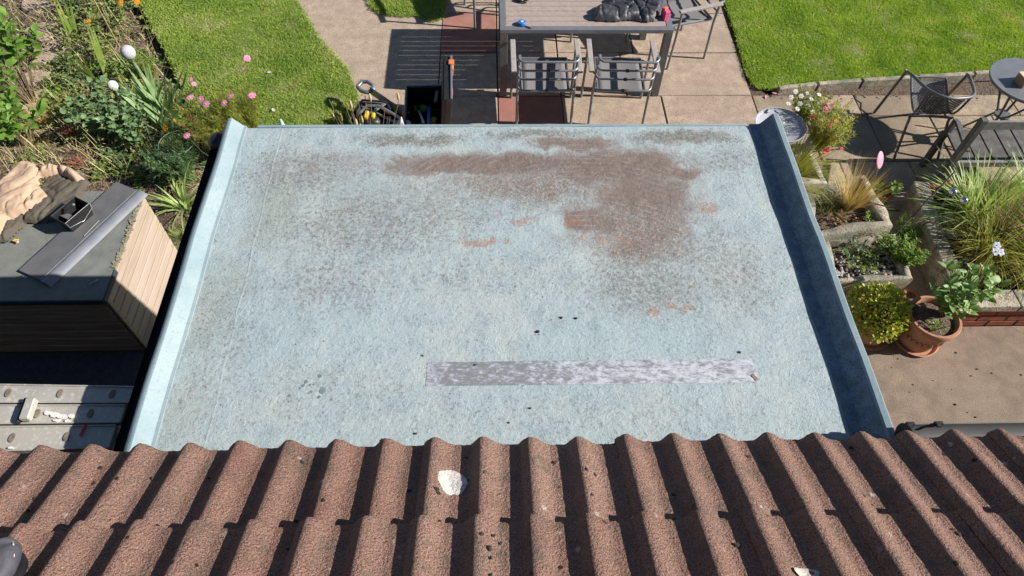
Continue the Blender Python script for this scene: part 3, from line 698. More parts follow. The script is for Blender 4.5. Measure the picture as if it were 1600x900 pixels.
# crumbs on the flat roof
for px, py, r in ((840, 518, .0085), (900, 497, .0075), (877, 496, .007), (742, 570, .007), (828, 637, .006), (1156, 550, .0065), (660, 555, .005), (649, 677, .006), (795, 660, .005)):
    p = at(px, py, ZF + .004); p.z = deckz(p.x, p.y) + r * .3; o = MB().ball((0, 0, 0), r * .75, 2, 1.2, .9, .7, .3).build('moss_crumb', 'crumb', smooth=True); o.location = p
    lb = {840: 'largest dark crumb of moss above the middle of the silver tape', 900: 'dark crumb above the tape, right one of a close pair', 877: 'brownish crumb above the tape, left one of a close pair', 742: 'dark crumb lying on the left part of the silver tape', 828: 'dark crumb on the roof just below the silver tape',
          1156: 'dark crumb just above the right end of the tape', 660: 'crumb at the upper left corner of the silver tape', 649: 'lone dark crumb near the tile edge left of the centre', 795: 'small crumb near the tile edge below the tape'}[px]
    tag(o, lb, 'moss crumb', 'dark crumbs lying on the flat roof')
# old drips of darker paint near the lower left of the roof
dr = thing('paint_drips', 'cluster of dried grey-green drips on the lower left of the flat roof', 'paint spots', at(497, 608, ZF))
mat('drip', (.17, .22, .22), (.14, .18, .18), 20, .6, .1)
for px, py, r in ((503, 610, .014), (499, 587, .009), (478, 596, .008), (474, 602, .006), (484, 601, .005), (486, 612, .006), (452, 618, .006), (498, 620, .007), (469, 606, .004), (490, 600, .004), (451, 627, .004)):
    p = at(px, py, ZF + .0035) - dr.location; pl = []
    for k in range(10): a = k * .628; rr = r * random.uniform(.7, 1.15); pl.append((p.x + rr * math.cos(a), p.y + rr * math.sin(a)))
    zz = deckz(p.x + dr.location.x, p.y + dr.location.y) - ZF; MB().prism(pl, zz - .003, zz + .0012).build('drip', 'drip', dr)

# worn boot toe at the lower left corner
bt = thing('work_boot', 'worn dark grey work boot toe resting on the roof tiles at the bottom left corner', 'boot', roof_pt(-14, 905, .0))
b = MB(); b.ball((0, 0, .045), .075, 4, 1.0, 1.0, .62, .06); o = b.build('upper', 'bootgrey', bt, smooth=True)
for v in o.data.vertices:
    v.co.z += .0045 * math.sin(v.co.x * 120 + math.sin(v.co.y * 70) * 1.5) * (1 if v.co.z > .04 else 0)
MB().lathe([(.0, 0), (.074, 0), (.079, .008), (.077, .02), (.06, .024), (0, .024)], (0, 0, 0), 28).build('sole', 'black', bt, smooth=50)
MB().tube([(.0, .072, .05), (.03, .062, .062), (.05, .04, .072), (.066, .01, .06)], .0022, 6).build('stitching', 'stonewhite', bt)
bt.rotation_euler = (-SLOPE, 0, 0)

# ============================================================ LADDER on wall brackets
zL = 2.06
ld = thing('ladder', 'triple aluminium extension ladder stored on its edge beside the flat roof', 'ladder')
rows = [((0, 600), (215, 617), (210, 636), (0, 630)), ((0, 632), (210, 638), (204, 662), (0, 663)), ((0, 665), (204, 664), (196, 694), (0, 706))]
for si, (A, B, Cc, D) in enumerate(rows):
    p = [at(*q, zL) for q in (A, B, Cc, D)]
    ya0, ya1 = (p[3].y, p[0].y); yb0, yb1 = (p[2].y, p[1].y)
    xr = -1.372 - (.012 * si); xl = -4.3; xa = p[0].x; xb = p[1].x
    def yy(x, t):  # interpolate along stile
        k = (x - xa) / (xb - xa) * .35; lo = ya0 + (yb0 - ya0) * k; hi = ya1 + (yb1 - ya1) * k; return lo + (hi - lo) * t
    zt = zL - .002 * si
    for zz, nm in ((zt, 'stile'), (zt - .36, 'stile')):
        bb = MB(); vs = []
        for x in (xl, xr):
            for t in (.02, .98): vs += [(x, yy(x, t), zz), (x, yy(x, t), zz - .024)]
        bb.add(vs, [(0, 4, 6, 2), (1, 3, 7, 5), (0, 1, 5, 4), (2, 6, 7, 3), (0, 2, 3, 1), (4, 5, 7, 6)])
        # turned lips along both edges of the stile
        for t in (.04, .96): bb.beam((xl, yy(xl, t), zz + .002), (xr, yy(xr, t), zz + .002), .006, .007)
        so_ = bb.build(nm, 'alu', ld, bevel=.0015)
    for k in range(14):
        x = xr - .075 - .045 * si + (-.0 - .195 * k); ym = yy(x, .5)
        MB().tube([(x, ym, zt - .005), (x, ym, zt - .365)], .014, 10).build('rung', 'alu', ld, smooth=50)
        # flared rung end, D shaped, standing off the stile
        e = MB(); q = []
        for a in range(14): an = a * 2 * math.pi / 14; q.append((x + .011 * math.cos(an) , ym + .021 * math.sin(an) * (1.0 if math.sin(an) > 0 else .75)))
        e.prism(q, zt + .0, zt + .005); e.build('rung_end', 'rungend', ld, bevel=.0015)
p = at(45, 640, zL + .02); MB().box((p.x, p.y, zL + .02), (.035, .085, .03), rz=.05).build('guide_bracket', 'alu', ld, bevel=.004)
MB().box((p.x - .028, p.y, zL + .012), (.012, .10, .02), rz=.05).build('guide_hook', 'black', ld, bevel=.003)
p = at(130, 672, zL + .003); MB().box((p.x, p.y, p.z), (.010, .045, .003), rz=-.1).build('sticker', 'redstick', ld)
for px, py, r in ((85, 648, .02), (98, 652, .022), (74, 645, .016), (112, 650, .016), (90, 657, .014), (105, 658, .012), (18, 700, .012)):
    b = MB(); c = at(px, py, zL + .003); pl = [(c.x + r * random.uniform(.5, 1.3) * math.cos(k * .7), c.y + r * .5 * random.uniform(.5, 1.3) * math.sin(k * .7)) for k in range(9)]; b.prism(pl, c.z - .002, c.z + random.uniform(.001, .003))
    b.build('paint_splash', 'paint_white', ld)
for xx in (-1.75, -3.1):
    br = MB().box((xx, .9, zL - .395), (.03, .78, .024)).box((xx, 1.29, zL - .36), (.03, .012, .09)).box((xx, .56, zL - .5), (.03, .012, .25)).build('wall_bracket', 'steel', bevel=.002)
    tag(br, 'steel wall bracket holding the ladder, ' + ('nearest the flat roof' if xx > -2 else 'farther left under the eaves'), 'bracket')
bl = MB().box((-1.40, 1.36, 1.9), (.07, .05, .09)); o = bl.build('wall_block', 'stone', bevel=.004); tag(o, 'small pale green block beside the far end of the ladder', 'block')
MB().box((-1.32, 1.36, 1.9), (.18, .03, .03)).build('arm', 'black', o)

# ============================================================ STORAGE BOX (left)
sx, sy0, sy1, sz = -2.545, 2.58, 3.50, .70
sh = thing('storage_box', 'low timber storage shed with a grey mineral felt top, left of the flat roof', 'shed', (sx, sy0, 0))
W_ = 2.2
MB().box((-W_ / 2, .46, .33), (W_ - .05, .87, .64)).build('carcass', 'plank_dark', sh)
nb = 7
for k in range(nb):
    h0 = .012 + k * (.665 / nb)
    MB().box((-.004, .455, h0 + .665 / nb / 2), (.020, .90, .665 / nb - .006), ry=.05).build('plank', 'plank', sh, bevel=.003)
    MB().box((-W_ / 2, .004, h0 + .665 / nb / 2), (W_ - .03, .020, .665 / nb - .006), rx=.05).build('plank', 'plank_dark', sh, bevel=.003)
MB().box((.004, .012, .33), (.018, .03, .66)).build('corner_trim', 'plank_dark', sh, bevel=.003)
MB().box((-.012, .875, .30), (.036, .03, .62)).build('corner_trim', 'moss_edge', sh, bevel=.004)
tp = MB(); nx, ny = 60, 26
for j in range(ny + 1):
    for i in range(nx + 1):
        x = -W_ + (W_ + .012) * i / nx; y = -.02 + .96 * j / ny
        r_edge = .02 * mn.noise(Vector((y * 14, 0, 0))) if i == nx and y > .25 else 0
        tp.v.append((x + r_edge, y, .702 + .003 * mn.noise(Vector((x * 4, y * 4, 0))) + .0012 * mn.noise(Vector((x * 25, y * 25, 0)))))
for j in range(ny):
    for i in range(nx): a = j * (nx + 1) + i; tp.f.append((a, a + 1, a + nx + 2, a + nx + 1))
top = tp.build('felt_top', 'felt', sh, smooth=True)
MB().box((-W_ / 2 + .0, .46, .682), (W_ - .02, .93, .028)).build('roof_board', 'plank', sh, bevel=.002)
MB().box((-W_ / 2 + .006, -.026, .684), (W_ + .012, .014, .046)).build('front_trim', 'felt_trim', sh, bevel=.003)
MB().box((.012, .10, .686), (.014, .25, .040)).build('side_trim', 'felt_trim', sh, bevel=.003)
# frayed felt edge along the right, with exposed timber
b = MB()
for k in range(80):
    y = .24 + .68 * k / 80 + random.uniform(-.01, .01); b.box((random.uniform(-.008, .018), y, .705 + random.uniform(-.006, .004)), (random.uniform(.008, .032), random.uniform(.006, .022), .005), rz=random.uniform(-.6, .6), ry=random.uniform(-.1, .3))
stuff(b.build('frayed_edge', 'frayed', sh))
# things lying on it -------------------------------------------------------
p0, p1 = Vector((-2.967, 2.70, .71)), Vector((-2.57, 3.503, .71)); d = (p1 - p0); ang = math.atan2(d.y, d.x); Lf = d.length
fb = thing('fascia_board', 'dark grey plastic fascia board with rounded nose lying diagonally on the storage shed', 'fascia board', (p0.x, p0.y, .708), ang)
MB().box((Lf / 2, .104, .012), (Lf, .205, .010)).build('board', 'grey_gutter', fb, bevel=.002)
nose = MB(); pr = [(-.052, .018), (-.058, .024), (-.07, .026), (-.085, .022), (-.096, .012), (-.10, .0), (-.094, -.002), (-.088, .008), (-.07, .016), (-.052, .010)]
for x in (-.005, Lf + .004):
    for y, z in pr: nose.v.append((x, (y + .052) * 1.72 + .002, z + .001))
n = len(pr)
for i in range(n): nose.f.append((i, (i + 1) % n, n + (i + 1) % n, n + i))
nose.f += [tuple(range(n - 1, -1, -1)), tuple(range(n, 2 * n))]
nose.build('rounded_nose', 'nosegrey', fb, smooth=35)
MB().box((Lf / 2, .012, .0185), (Lf * .99, .004, .003)).build('groove', 'steel', fb)
MB().tube([(Lf * .45, .03, .021), (Lf * .62, .04, .021)], .004, 6).build('scuff_clip', 'grey_gutter', fb)
# black hopper / tray
c = at(120, 342, .74); ht = thing('roller_tray', 'black plastic paint kettle with square sides and wire handle on the storage shed', 'paint tray', (c.x, c.y, .722), ang - .05)
def openbox(x0, x1, y0, y1, h, t, flare=0.0):
    b = MB(); fl = flare
    out = [(x0, y0, 0), (x1, y0, 0), (x1, y1, 0), (x0, y1, 0), (x0 - fl, y0 - fl, h), (x1 + fl, y0 - fl, h), (x1 + fl, y1 + fl, h), (x0 - fl, y1 + fl, h)]
    inn = [(x0 + t, y0 + t, t), (x1 - t, y0 + t, t), (x1 - t, y1 - t, t), (x0 + t, y1 - t, t), (x0 - fl + t, y0 - fl + t, h), (x1 + fl - t, y0 - fl + t, h), (x1 + fl - t, y1 + fl - t, h), (x0 - fl + t, y1 + fl - t, h)]
    b.add(out + inn, [(3, 2, 1, 0), (0, 1, 5, 4), (1, 2, 6, 5), (2, 3, 7, 6), (3, 0, 4, 7), (8, 9, 10, 11), (12, 13, 9, 8), (13, 14, 10, 9), (14, 15, 11, 10), (15, 12, 8, 11), (4, 5, 13, 12), (5, 6, 14, 13), (6, 7, 15, 14), (7, 4, 12, 15)])
    return b
openbox(-.09, .09, -.055, .055, .115, .006, .016).build('tub', 'black', ht, bevel=.002)
MB().box((-.035, .0, .075), (.06, .085, .004), ry=.5).build('ribbed_slope', 'grey_gutter', ht)
MB().tube([(-.10, -.073, .11), (-.10, -.085, .075), (-.02, -.088, .055), (.0, -.088, .045), (.02, -.088, .055), (.10, -.085, .085), (.106, -.073, .11)], .0022, 6).build('wire_handle', 'steel', ht, smooth=60)
kn = MB(); kn.tube([(-.02, .03, .10), (.0, .0, .125), (.02, -.035, .16), (.025, -.05, .17)], [.010, .011, .012, .008], 10); k_ = kn.build('scraper', 'grey_gutter', smooth=50); k_.location = ht.location; k_.rotation_euler = ht.rotation_euler
tag(k_, 'dark handled scraper standing inside the black paint kettle', 'scraper')
# staple / clip bits
c = at(148, 440, .712); o = MB().box((0, 0, 0), (.05, .012, .004), rz=.9).box((-.012, -.012, .004), (.04, .008, .004), rz=.7).build('metal_clip', 'steel', bevel=.001); o.location = c; tag(o, 'bent metal clip on the front right corner of the storage shed top', 'clip')
c = at(28, 433, .712); o = MB().tube([(0, 0, 0), (.03, .01, .006), (.045, .0, .004)], .004, 6).build('hook', 'steel'); o.location = c; tag(o, 'small grey hook at the low end of the dark fascia board', 'hook')

def cloth(name, pts, z0, hgt, m, label, folds, seed, step=.009, parent=None, edge=.05):
    poly = [tuple(at(px, py, z0 + .02)[:2]) if parent is None else None for px, py in pts]
    xs = [p[0] for p in poly]; ys = [p[1] for p in poly]; A = np.array(poly)
    nx = int((max(xs) - min(xs)) / step) + 2; ny = int((max(ys) - min(ys)) / step) + 2; b = MB(); idx = {}
    B = np.roll(A, -1, 0); AB = B - A
    for i in range(nx):
        for j in range(ny):
            x = min(xs) + i * step; y = min(ys) + j * step
            if not inpoly(x, y, poly): continue
            P = np.array((x, y)); t = np.clip(((P - A) * AB).sum(1) / (AB * AB).sum(1), 0, 1); dd = np.sqrt((((A + AB * t[:, None]) - P) ** 2).sum(1).min())
            e = 1 - (1 - min(1, dd / edge)) ** 2
            wv = Vector((x * 2.2 + seed, y * 2.2, 0)); wob = mn.noise(wv) * 2.2; h = 0
            for (dx, dy, fq, am) in folds:
                s = mn.noise(Vector(((x * dx + y * dy) * fq + wob * .9, (x * dy - y * dx) * fq * .22, seed)))
                h += am * (.5 - math.exp(-abs(s) * 14)) + am * s * .6
            h += .5 * mn.noise(Vector((x * 6, y * 6, seed))) - .28 * math.exp(-abs(mn.noise(Vector((x * 9 + wob, y * 5, seed + 4)))) * 26) + .10 * mn.noise(Vector((x * 24, y * 24, seed)))
            idx[i, j] = len(b.v); b.v.append((x, y, z0 + .004 + hgt * e * max(.12, .42 + h * .5)))
    for i in range(nx):
        for j in range(ny):
            k = [idx.get(q) for q in ((i, j), (i + 1, j), (i + 1, j + 1), (i, j + 1))]
            if None not in k: b.f.append(tuple(k))
            elif sum(q is not None for q in k) == 3: b.f.append(tuple(q for q in k if q is not None))
    # pull to the object's own origin
    o = b.build(name, m, smooth=180)
    me = o.data; c = Vector((sum(xs) / len(xs), sum(ys) / len(ys), z0)); me.transform(Matrix.Translation(-c)); o.location = c
    return tag(o, label, 'clothing')
cloth('jacket', [(-30, 385), (12, 378), (40, 350), (88, 345), (116, 330), (130, 300), (142, 285), (128, 270), (100, 270), (70, 282), (55, 300), (50, 330), (-30, 350)], .70, .085, 'olive',
      'olive grey work jacket crumpled on the storage shed', [(.7, .7, 4, .5), (-.5, .8, 6, .35)], 3, edge=.035)
cloth('trousers', [(-40, 372), (0, 370), (14, 345), (45, 330), (75, 305), (60, 288), (64, 278), (92, 272), (120, 285), (132, 278), (112, 262), (84, 258), (58, 264), (55, 254), (36, 253), (22, 268), (0, 290), (-40, 310)], .735, .10, 'tarp',
      'beige cotton garment heaped on the olive jacket at the far left', [(.9, .3, 3.2, .55), (.4, .9, 5, .4)], 11, edge=.035)
c = at(25, 376, .72); o = MB().prism([(-.018, -.008), (.014, -.012), (.018, .008), (-.012, .012)], 0, .006).build('gold_wrapper', 'yellow'); o.location = c; tag(o, 'small orange wrapper by the hem of the olive jacket', 'wrapper')
MB().box((.016, -.012, .004), (.02, .012, .004), rz=-.6).build('torn_end', 'white_plastic', o)

# ============================================================ DINING SET
tb = thing('dining_table', 'grey garden dining table with brown slatted top at top centre', 'table', (.09, 5.41, 0))
TW, TD = 1.57, .98
for k in range(11):
    wsl = (TD - .12) / 11; MB().box((TW / 2, .06 + wsl * (k + .5), .735), (TW - .115, wsl - .0045, .018)).build('slat', 'polywood', tb, bevel=.002)
fr = MB().box((TW / 2, .03, .728), (TW, .058, .04)).box((TW / 2, TD - .03, .728), (TW, .058, .04)).box((.029, TD / 2, .728), (.058, TD - .118, .0395)).box((TW - .029, TD / 2, .728), (.058, TD - .118, .0395)); fr.build('frame', 'frame', tb, bevel=.003)
for xx in (.035, TW - .035):
    for yv in (.035, TD - .035): MB().box((xx, yv, .354), (.068, .068, .706)).build('leg', 'frame_dark', tb, bevel=.003)
MB().box((TW / 2, .10, .69), (TW - .14, .03, .035)).box((TW / 2, TD - .10, .69), (TW - .14, .03, .035)).build('rail', 'frame_dark', tb)

def arc(p0, p1, out, n=10, r=.05):
    """straight rail with rounded corners: post -> back -> post"""
    p0, p1, out = Vector(p0), Vector(p1), Vector(out); x = (p1 - p0).normalized(); pts = [p0]
    for k in range(1, 5): a = k / 4 * math.pi / 2; pts.append(p0 + out * math.sin(a) + x * (r * (1 - math.cos(a))))
    for k in range(5): a = math.pi / 2 - k / 4 * math.pi / 2; pts.append(p1 + out * math.sin(a) - x * (r * (1 - math.cos(a))))
    return pts
def make_chair(label):
    # local: chair faces +Y, origin between the feet; width .51
    t = thing('garden_chair', label, 'chair', group='slat backed dining chairs round the garden table')
    w_ = .255
    for s in (-1, 1):
        MB().tube([(s * w_, -.02, 0), (s * w_, -.01, .42), (s * (w_ - .005), -.035, .66), (s * (w_ - .01), -.085, .86)], .0125, 10).build('leg', 'frame', t, smooth=50)
        MB().tube([(s * (w_ + .04), .43, 0), (s * (w_ + .035), .41, .34), (s * (w_ + .035), .405, .62)], .0125, 10).build('leg', 'frame', t, smooth=50)
        MB().box((s * (w_ + .035), .205, .645), (.046, .46, .022)).build('armrest', 'arm', t, bevel=.005, seg=2)
        MB().tube([(s * w_, -.03, .63), (s * (w_ + .035), .02, .63)], .010, 8).build('arm_bracket', 'frame_dark', t)
    seat = MB(); n = 14
    for j in range(n + 1):
        for i in range(9):
            x = -.205 + .41 * i / 8; y = .0 + .43 * j / n; seat.v.append((x, y, .435 - .018 * math.sin(math.pi * i / 8) + .012 * (j / n)))
    for j in range(n):
        for i in range(8): a = j * 9 + i; seat.f.append((a, a + 1, a + 10, a + 9))
    so_ = seat.build('seat', 'sling', t, smooth=True); md = so_.modifiers.new('t', 'SOLIDIFY'); md.thickness = .004
    MB().tube([(-.215, -.01, .435), (-.215, .44, .447), (.215, .44, .447), (.215, -.01, .435), (-.215, -.01, .435)], .012, 8).build('seat_frame', 'frame', t, smooth=40)
    MB().beam((-.25, .42, .43), (.25, .42, .43), .02, .03).build('front_rail', 'frame_dark', t)
    for k, (yy_, zz) in enumerate(((-.085, .85), (-.062, .745), (-.035, .635), (-.018, .50))):
        MB().tube(arc((-w_, yy_, zz), (w_, yy_, zz), (0, -.055, -.012)), .0105, 8).build('back_rail', 'frame', t, smooth=50)
        if k: MB().box((.0, yy_ - .058, zz - .01), (.03, .026, .022)).build('clip', 'black', t, bevel=.003)
    for s in (-.27, .27): pass
    return t
ch = make_chair('left of the two chairs tucked under the near side of the table')
ch.location = (.495, 4.97, 0); ch.rotation_euler.z = .0
c2 = dup(ch, (1.175, 4.97, 0), -.03, 'right of the two chairs tucked under the near side of the table')
dup(ch, (2.13, 6.25, 0), R_(108), 'chair at the right end of the garden table turned slightly away')
dup(ch, (1.15, 6.72, 0), R_(180), 'chair tucked in on the far side of the table under its right half')
dup(ch, (-.03, 7.03, 0), R_(200), 'chair beyond the far left corner of the garden table')

# on the table
c = at(815, 35, .77); tm_ = thing('tape_measure', 'blue round tape measure near the left edge of the table', 'tape measure', (c.x, c.y, .745))
MB().lathe([(0, 0), (.034, 0), (.038, .006), (.038, .028), (.033, .034), (0, .035)], seg=26).build('case', 'blue', tm_, smooth=40)
MB().lathe([(.0, 0), (.014, 0), (.013, .003), (0, .003)], (0.004, .0, .035), 16).build('hub', 'white_plastic', tm_)
MB().beam((.025, -.03, .006), (.075, -.065, .006), .006, .004).build('strap', 'black', tm_); MB().beam((.03, -.02, .006), (.085, -.06, .006), .005, .004).build('strap', 'black', tm_)
cloth('black_jacket', [(925, 31), (960, 33), (985, 30), (1010, 34), (1028, 31), (1034, 14), (1040, -8), (1000, -30), (960, -22), (950, 4), (932, 8), (928, 18)], .745, .10, 'jacket',
      'black padded jacket bundled on the right end of the table', [(.8, .3, 6, .55), (.2, .9, 9, .45)], 21, .008)
c = at(1040, 20, .80); bx = thing('pink_packet', 'pink and white packet standing beside the black jacket on the table', 'packet', (c.x, c.y, .745), .3)
MB().box((0, 0, .045), (.05, .085, .09)).build('packet', 'pink', bx, bevel=.004); MB().box((.0265, .0, .04), (.002, .06, .05)).build('white_panel', 'white_plastic', bx); MB().box((0, .01, .096), (.045, .02, .012), rz=.4).build('torn_flap', 'orange', bx)
c = at(812, -1, .76); gp_ = thing('work_gloves', 'dark work glove lying near the left edge of the table', 'glove', (c.x, c.y, .746), .4)
MB().ball((0, 0, .014), .04, 2, 1.2, .8, .4, .1).build('palm', 'black', gp_, smooth=True)
for k in range(4): MB().tube([(.03, -.024 + k * .016, .014), (.065, -.028 + k * .018, .016), (.09 - abs(k - 1.5) * .006, -.03 + k * .02, .008)], [.009, .0085, .006], 8).build('finger', 'black', gp_, smooth=60)
MB().tube([(-.01, -.03, .014), (.02, -.055, .014), (.04, -.065, .01)], [.010, .009, .006], 8).build('thumb', 'black', gp_, smooth=60)

# ============================================================ TOOLS on the path
c = at(672, 160, .0); tc = thing('toolbox', 'black open toolbox with orange latches and its lid swung up to the right', 'toolbox', (-.60, 4.86, 0), .03)
openbox(-.16, .16, -.19, .36, .27, .012, .012).build('tub', 'black', tc, bevel=.004)
MB().box((0, .085, .285), (.35, .58, .012)).v
rim = MB(); 
for s in (-1, 1): rim.beam((s * .176, -.205, .272), (s * .176, .375, .272), .014, .02)
rim.beam((-.17, -.205, .272), (.17, -.205, .272), .014, .02).beam((-.17, .375, .272), (.17, .375, .272), .014, .02); rim.build('rim', 'frame', tc, bevel=.003)
lid = openbox(-.035, .035, -.205, .375, .34, .008, .004); 
lm = MB(); lm.box((.205, .085, .43), (.075, .57, .30), ry=.12).box((.245, .085, .42), (.012, .58, .33), ry=.12).box((.225, .085, .585), (.055, .58, .012), ry=.12).box((.19, .085, .275), (.06, .5, .012)).box((.222, -.205, .42), (.05, .010, .32), ry=.12).box((.222, .375, .42), (.05, .010, .32), ry=.12); lm.build('lid', 'black', tc, bevel=.003)
MB().box((.262, .28, .52), (.03, .07, .08), ry=.12).build('latch', 'orange', tc, bevel=.004)
MB().box((.262, .28, .60), (.05, .06, .02)).build('latch', 'orange', tc, bevel=.004)
MB().box((-.186, .02, .25), (.03, .06, .05)).build('latch', 'orange', tc, bevel=.004)
MB().box((.262, -.02, .50), (.012, .08, .05), ry=.12).build('catch', 'redstick', tc, bevel=.003)
MB().beam((.262, -.2, .59), (.262, .37, .60), .018, .018).build('lid_edge', 'frame', tc, bevel=.003)
def tool(name, label, cat, build): return tag(build, label, cat)
def gl_(px, py, z): return at(px, py, z)
o = MB().beam((-.58, 5.10, .14), (-.56, 4.72, .22), .03, .012).build('spirit_level', 'blue', bevel=.003); tag(o, 'blue tool bar lying lengthwise in the toolbox', 'tool')
o = MB().beam((-.67, 5.02, .16), (-.60, 4.74, .25), .025, .02).build('chisel', 'steel', bevel=.003); tag(o, 'grey metal chisel leaning in the toolbox', 'chisel')
MB().tube([(-.675, 5.05, .16), (-.68, 5.14, .14)], .014, 10).build('handle', 'black', o)
o = MB().beam((-.50, 5.24, .22), (-.51, 5.05, .24), .028, .02).build('rule', 'slab_buff', bevel=.002); tag(o, 'pale wooden rule at the far end of the toolbox', 'rule')
o = MB().ball((-.66, 5.12, .1), .05, 2, 1.3, .9, .7, .2).build('glove', 'fern', smooth=True); tag(o, 'lime green crumpled glove in the far left corner of the toolbox', 'glove')
o = MB().ball((-.53, 4.95, .1), .045, 2, .8, 1.3, .7, .2).build('rag', 'yellow', smooth=True); tag(o, 'yellow rag under the blue bar in the toolbox', 'rag')
o = MB().tube([(-.52, 4.80, .2), (-.49, 4.73, .2)], .025, 14).build('sealant_tube', 'redstick', smooth=50); tag(o, 'red and blue tube at the near end of the toolbox', 'tube')
MB().tube([(-.492, 4.732, .2), (-.48, 4.70, .2)], .027, 14).build('cap', 'blue', o, smooth=50)
# hand saw with D handle
sw = thing('hand_saw', 'hand saw with black and silver D-shaped grip pointing at the lawn', 'saw', (-1.12, 5.20, .22), R_(-40))
MB().tube([(-.14, -.03, .02), (-.15, .04, .03), (-.10, .065, .04), (-.02, .06, .04), (.02, .02, .035), (.0, -.035, .03), (-.07, -.05, .02), (-.14, -.03, .02)], .020, 10).build('grip', 'frame', sw, smooth=60)
MB().beam((.0, .0, .03), (.42, -.02, .02), .004, .09).build('blade', 'steel', sw)
# grinder like tool in black and yellow
gd = thing('circular_saw', 'black and yellow power saw lying at the near edge of the path', 'power tool', (-1.10, 4.84, .16), R_(-20))
MB().ball((0, 0, .03), .10, 3, 1.1, .75, .7, .05).build('body', 'black', gd, smooth=True)
MB().box((-.02, .0, .10), (.035, .09, .04), rz=.3).build('trigger', 'yellow', gd, bevel=.008); MB().box((.04, .015, .10), (.03, .06, .035), rz=.3).build('switch', 'yellow', gd, bevel=.008)
MB().tube([(-.10, .02, .08), (-.06, .10, .12), (.05, .12, .13), (.28, .05, .12), (.34, .02, .11)], .014, 10).build('handle', 'steel', gd, smooth=60)
MB().lathe([(0, 0), (.085, 0), (.085, .004), (0, .004)], (.33, -.01, .09), 30).build('disc', 'steel', gd)
for q in (gd,):
    MB().box((.0, 0, -.08), (.16, .12, .16)).build('base', 'frame_dark', q, bevel=.01)
o = thing('clamp', 'orange G-clamp lying between the power saw and the toolbox', 'clamp', (-.93, 4.98, .2), R_(-22))
MB().tube([(-.03, -.04, 0), (-.035, .03, 0), (.0, .04, 0), (.18, .035, 0)], .009, 8).build('bar', 'orange', o, smooth=60); MB().tube([(.16, .035, 0), (.16, -.04, 0)], .006, 8).build('screw', 'steel', o)
o = MB().lathe([(0, 0), (.012, .0), (.03, .02), (.035, .08), (.02, .13), (.008, .18), (0, .19)], seg=14).build('white_bottle', 'white_plastic', smooth=50); o.location = (-.82, 4.72, .2); o.rotation_euler = (.2, .2, 0)
tag(o, 'white nozzle bottle standing in front of the toolbox at the roof edge', 'bottle')
ts = MB().box((-1.0, 4.80, .035), (.55, .35, .06)).build('tool_tray', 'bench', bevel=.005); tag(ts, 'dark low tray under the loose tools', 'tray')
tg = thing('tool_bag', 'black fabric tool bag slumped under the loose tools by the lawn edge', 'tool bag', (-1.06, 4.93, 0), R_(-12))
b = openbox(-.19, .19, -.13, .13, .20, .012, .02); b.build('bag', 'jacket', tg, bevel=.006)
MB().tube([(-.19, 0, .2), (-.12, .05, .30), (.1, .06, .31), (.19, 0, .2)], .011, 8).build('strap', 'black', tg, smooth=60)
for nm, lb, mm, a0, b0, w0 in (('pry_bar', 'grey steel pry bar sticking out of the black tool bag', 'steel', (-1.22, 5.02, .24), (-.84, 4.80, .20), .022), ('trowel', 'dark trowel across the tool bag', 'frame', (-1.15, 4.86, .22), (-.95, 5.02, .26), .03),
                           ('paint_brush', 'brush with orange handle in the tool bag', 'orange', (-.98, 4.98, .2), (-.90, 4.84, .28), .022), ('wooden_float', 'pale wooden float leaning against the toolbox', 'slab_buff', (-.84, 5.10, .05), (-.80, 4.92, .22), .05)):
    o = MB().beam(a0, b0, w0, .014).build(nm, mm, bevel=.003); tag(o, lb, nm.replace('_', ' '))
c = at(445, 200, .0); o = MB().lathe([(.035, 0), (.033, .02), (.022, .09), (.010, .15), (.0, .165)], seg=16).build('plastic_cone', 'pale_blue', smooth=50); o.location = (c.x + .01, c.y - .06, 0); tag(o, 'pale blue plastic cone on the lawn just past the flat roof', 'cone')

# ============================================================ RIGHT: bistro set, bench
bt_ = thing('bistro_table', 'round grey bistro table at the right edge with a cardboard box on it', 'table', (4.625, 4.73, 0))
MB().lathe([(0, .70), (.29, .70), (.30, .705), (.30, .718), (.285, .722), (0, .722)], seg=48).build('tabletop', 'table_glass', bt_, smooth=30)
MB().lathe([(.292, .698), (.308, .698), (.310, .724), (.294, .724)], seg=48).build('rim', 'frame', bt_, smooth=30)
for a in range(4):
    t = a * math.pi / 2 + .6; cx, cy = math.cos(t), math.sin(t)
    MB().tube([(cx * .24, cy * .24, 0), (cx * .05, cy * .05, .35), (-cx * .0 + cx * .22, cy * .22, .69)], .011, 8).build('leg', 'frame_dark', bt_, smooth=50)
MB().lathe([(.055, .34), (.07, .34), (.07, .36), (.055, .36)], seg=20).build('hub', 'frame_dark', bt_)
cb = thing('cardboard_box', 'small cardboard box with a pale lid on the round bistro table', 'box', (4.50 + .10, 4.66 + .03, .722), .12)
MB().box((0, 0, .04), (.20, .12, .08)).build('carton', 'cardboard', cb, bevel=.002); MB().box((0, 0, .083), (.204, .124, .006)).build('lid', 'card_top', cb, bevel=.001)
MB().lathe([(0, 0), (.035, 0), (.035, .0015), (0, .0015)], (.03, 0, .0865), 20).build('disc_print', 'frame', cb)

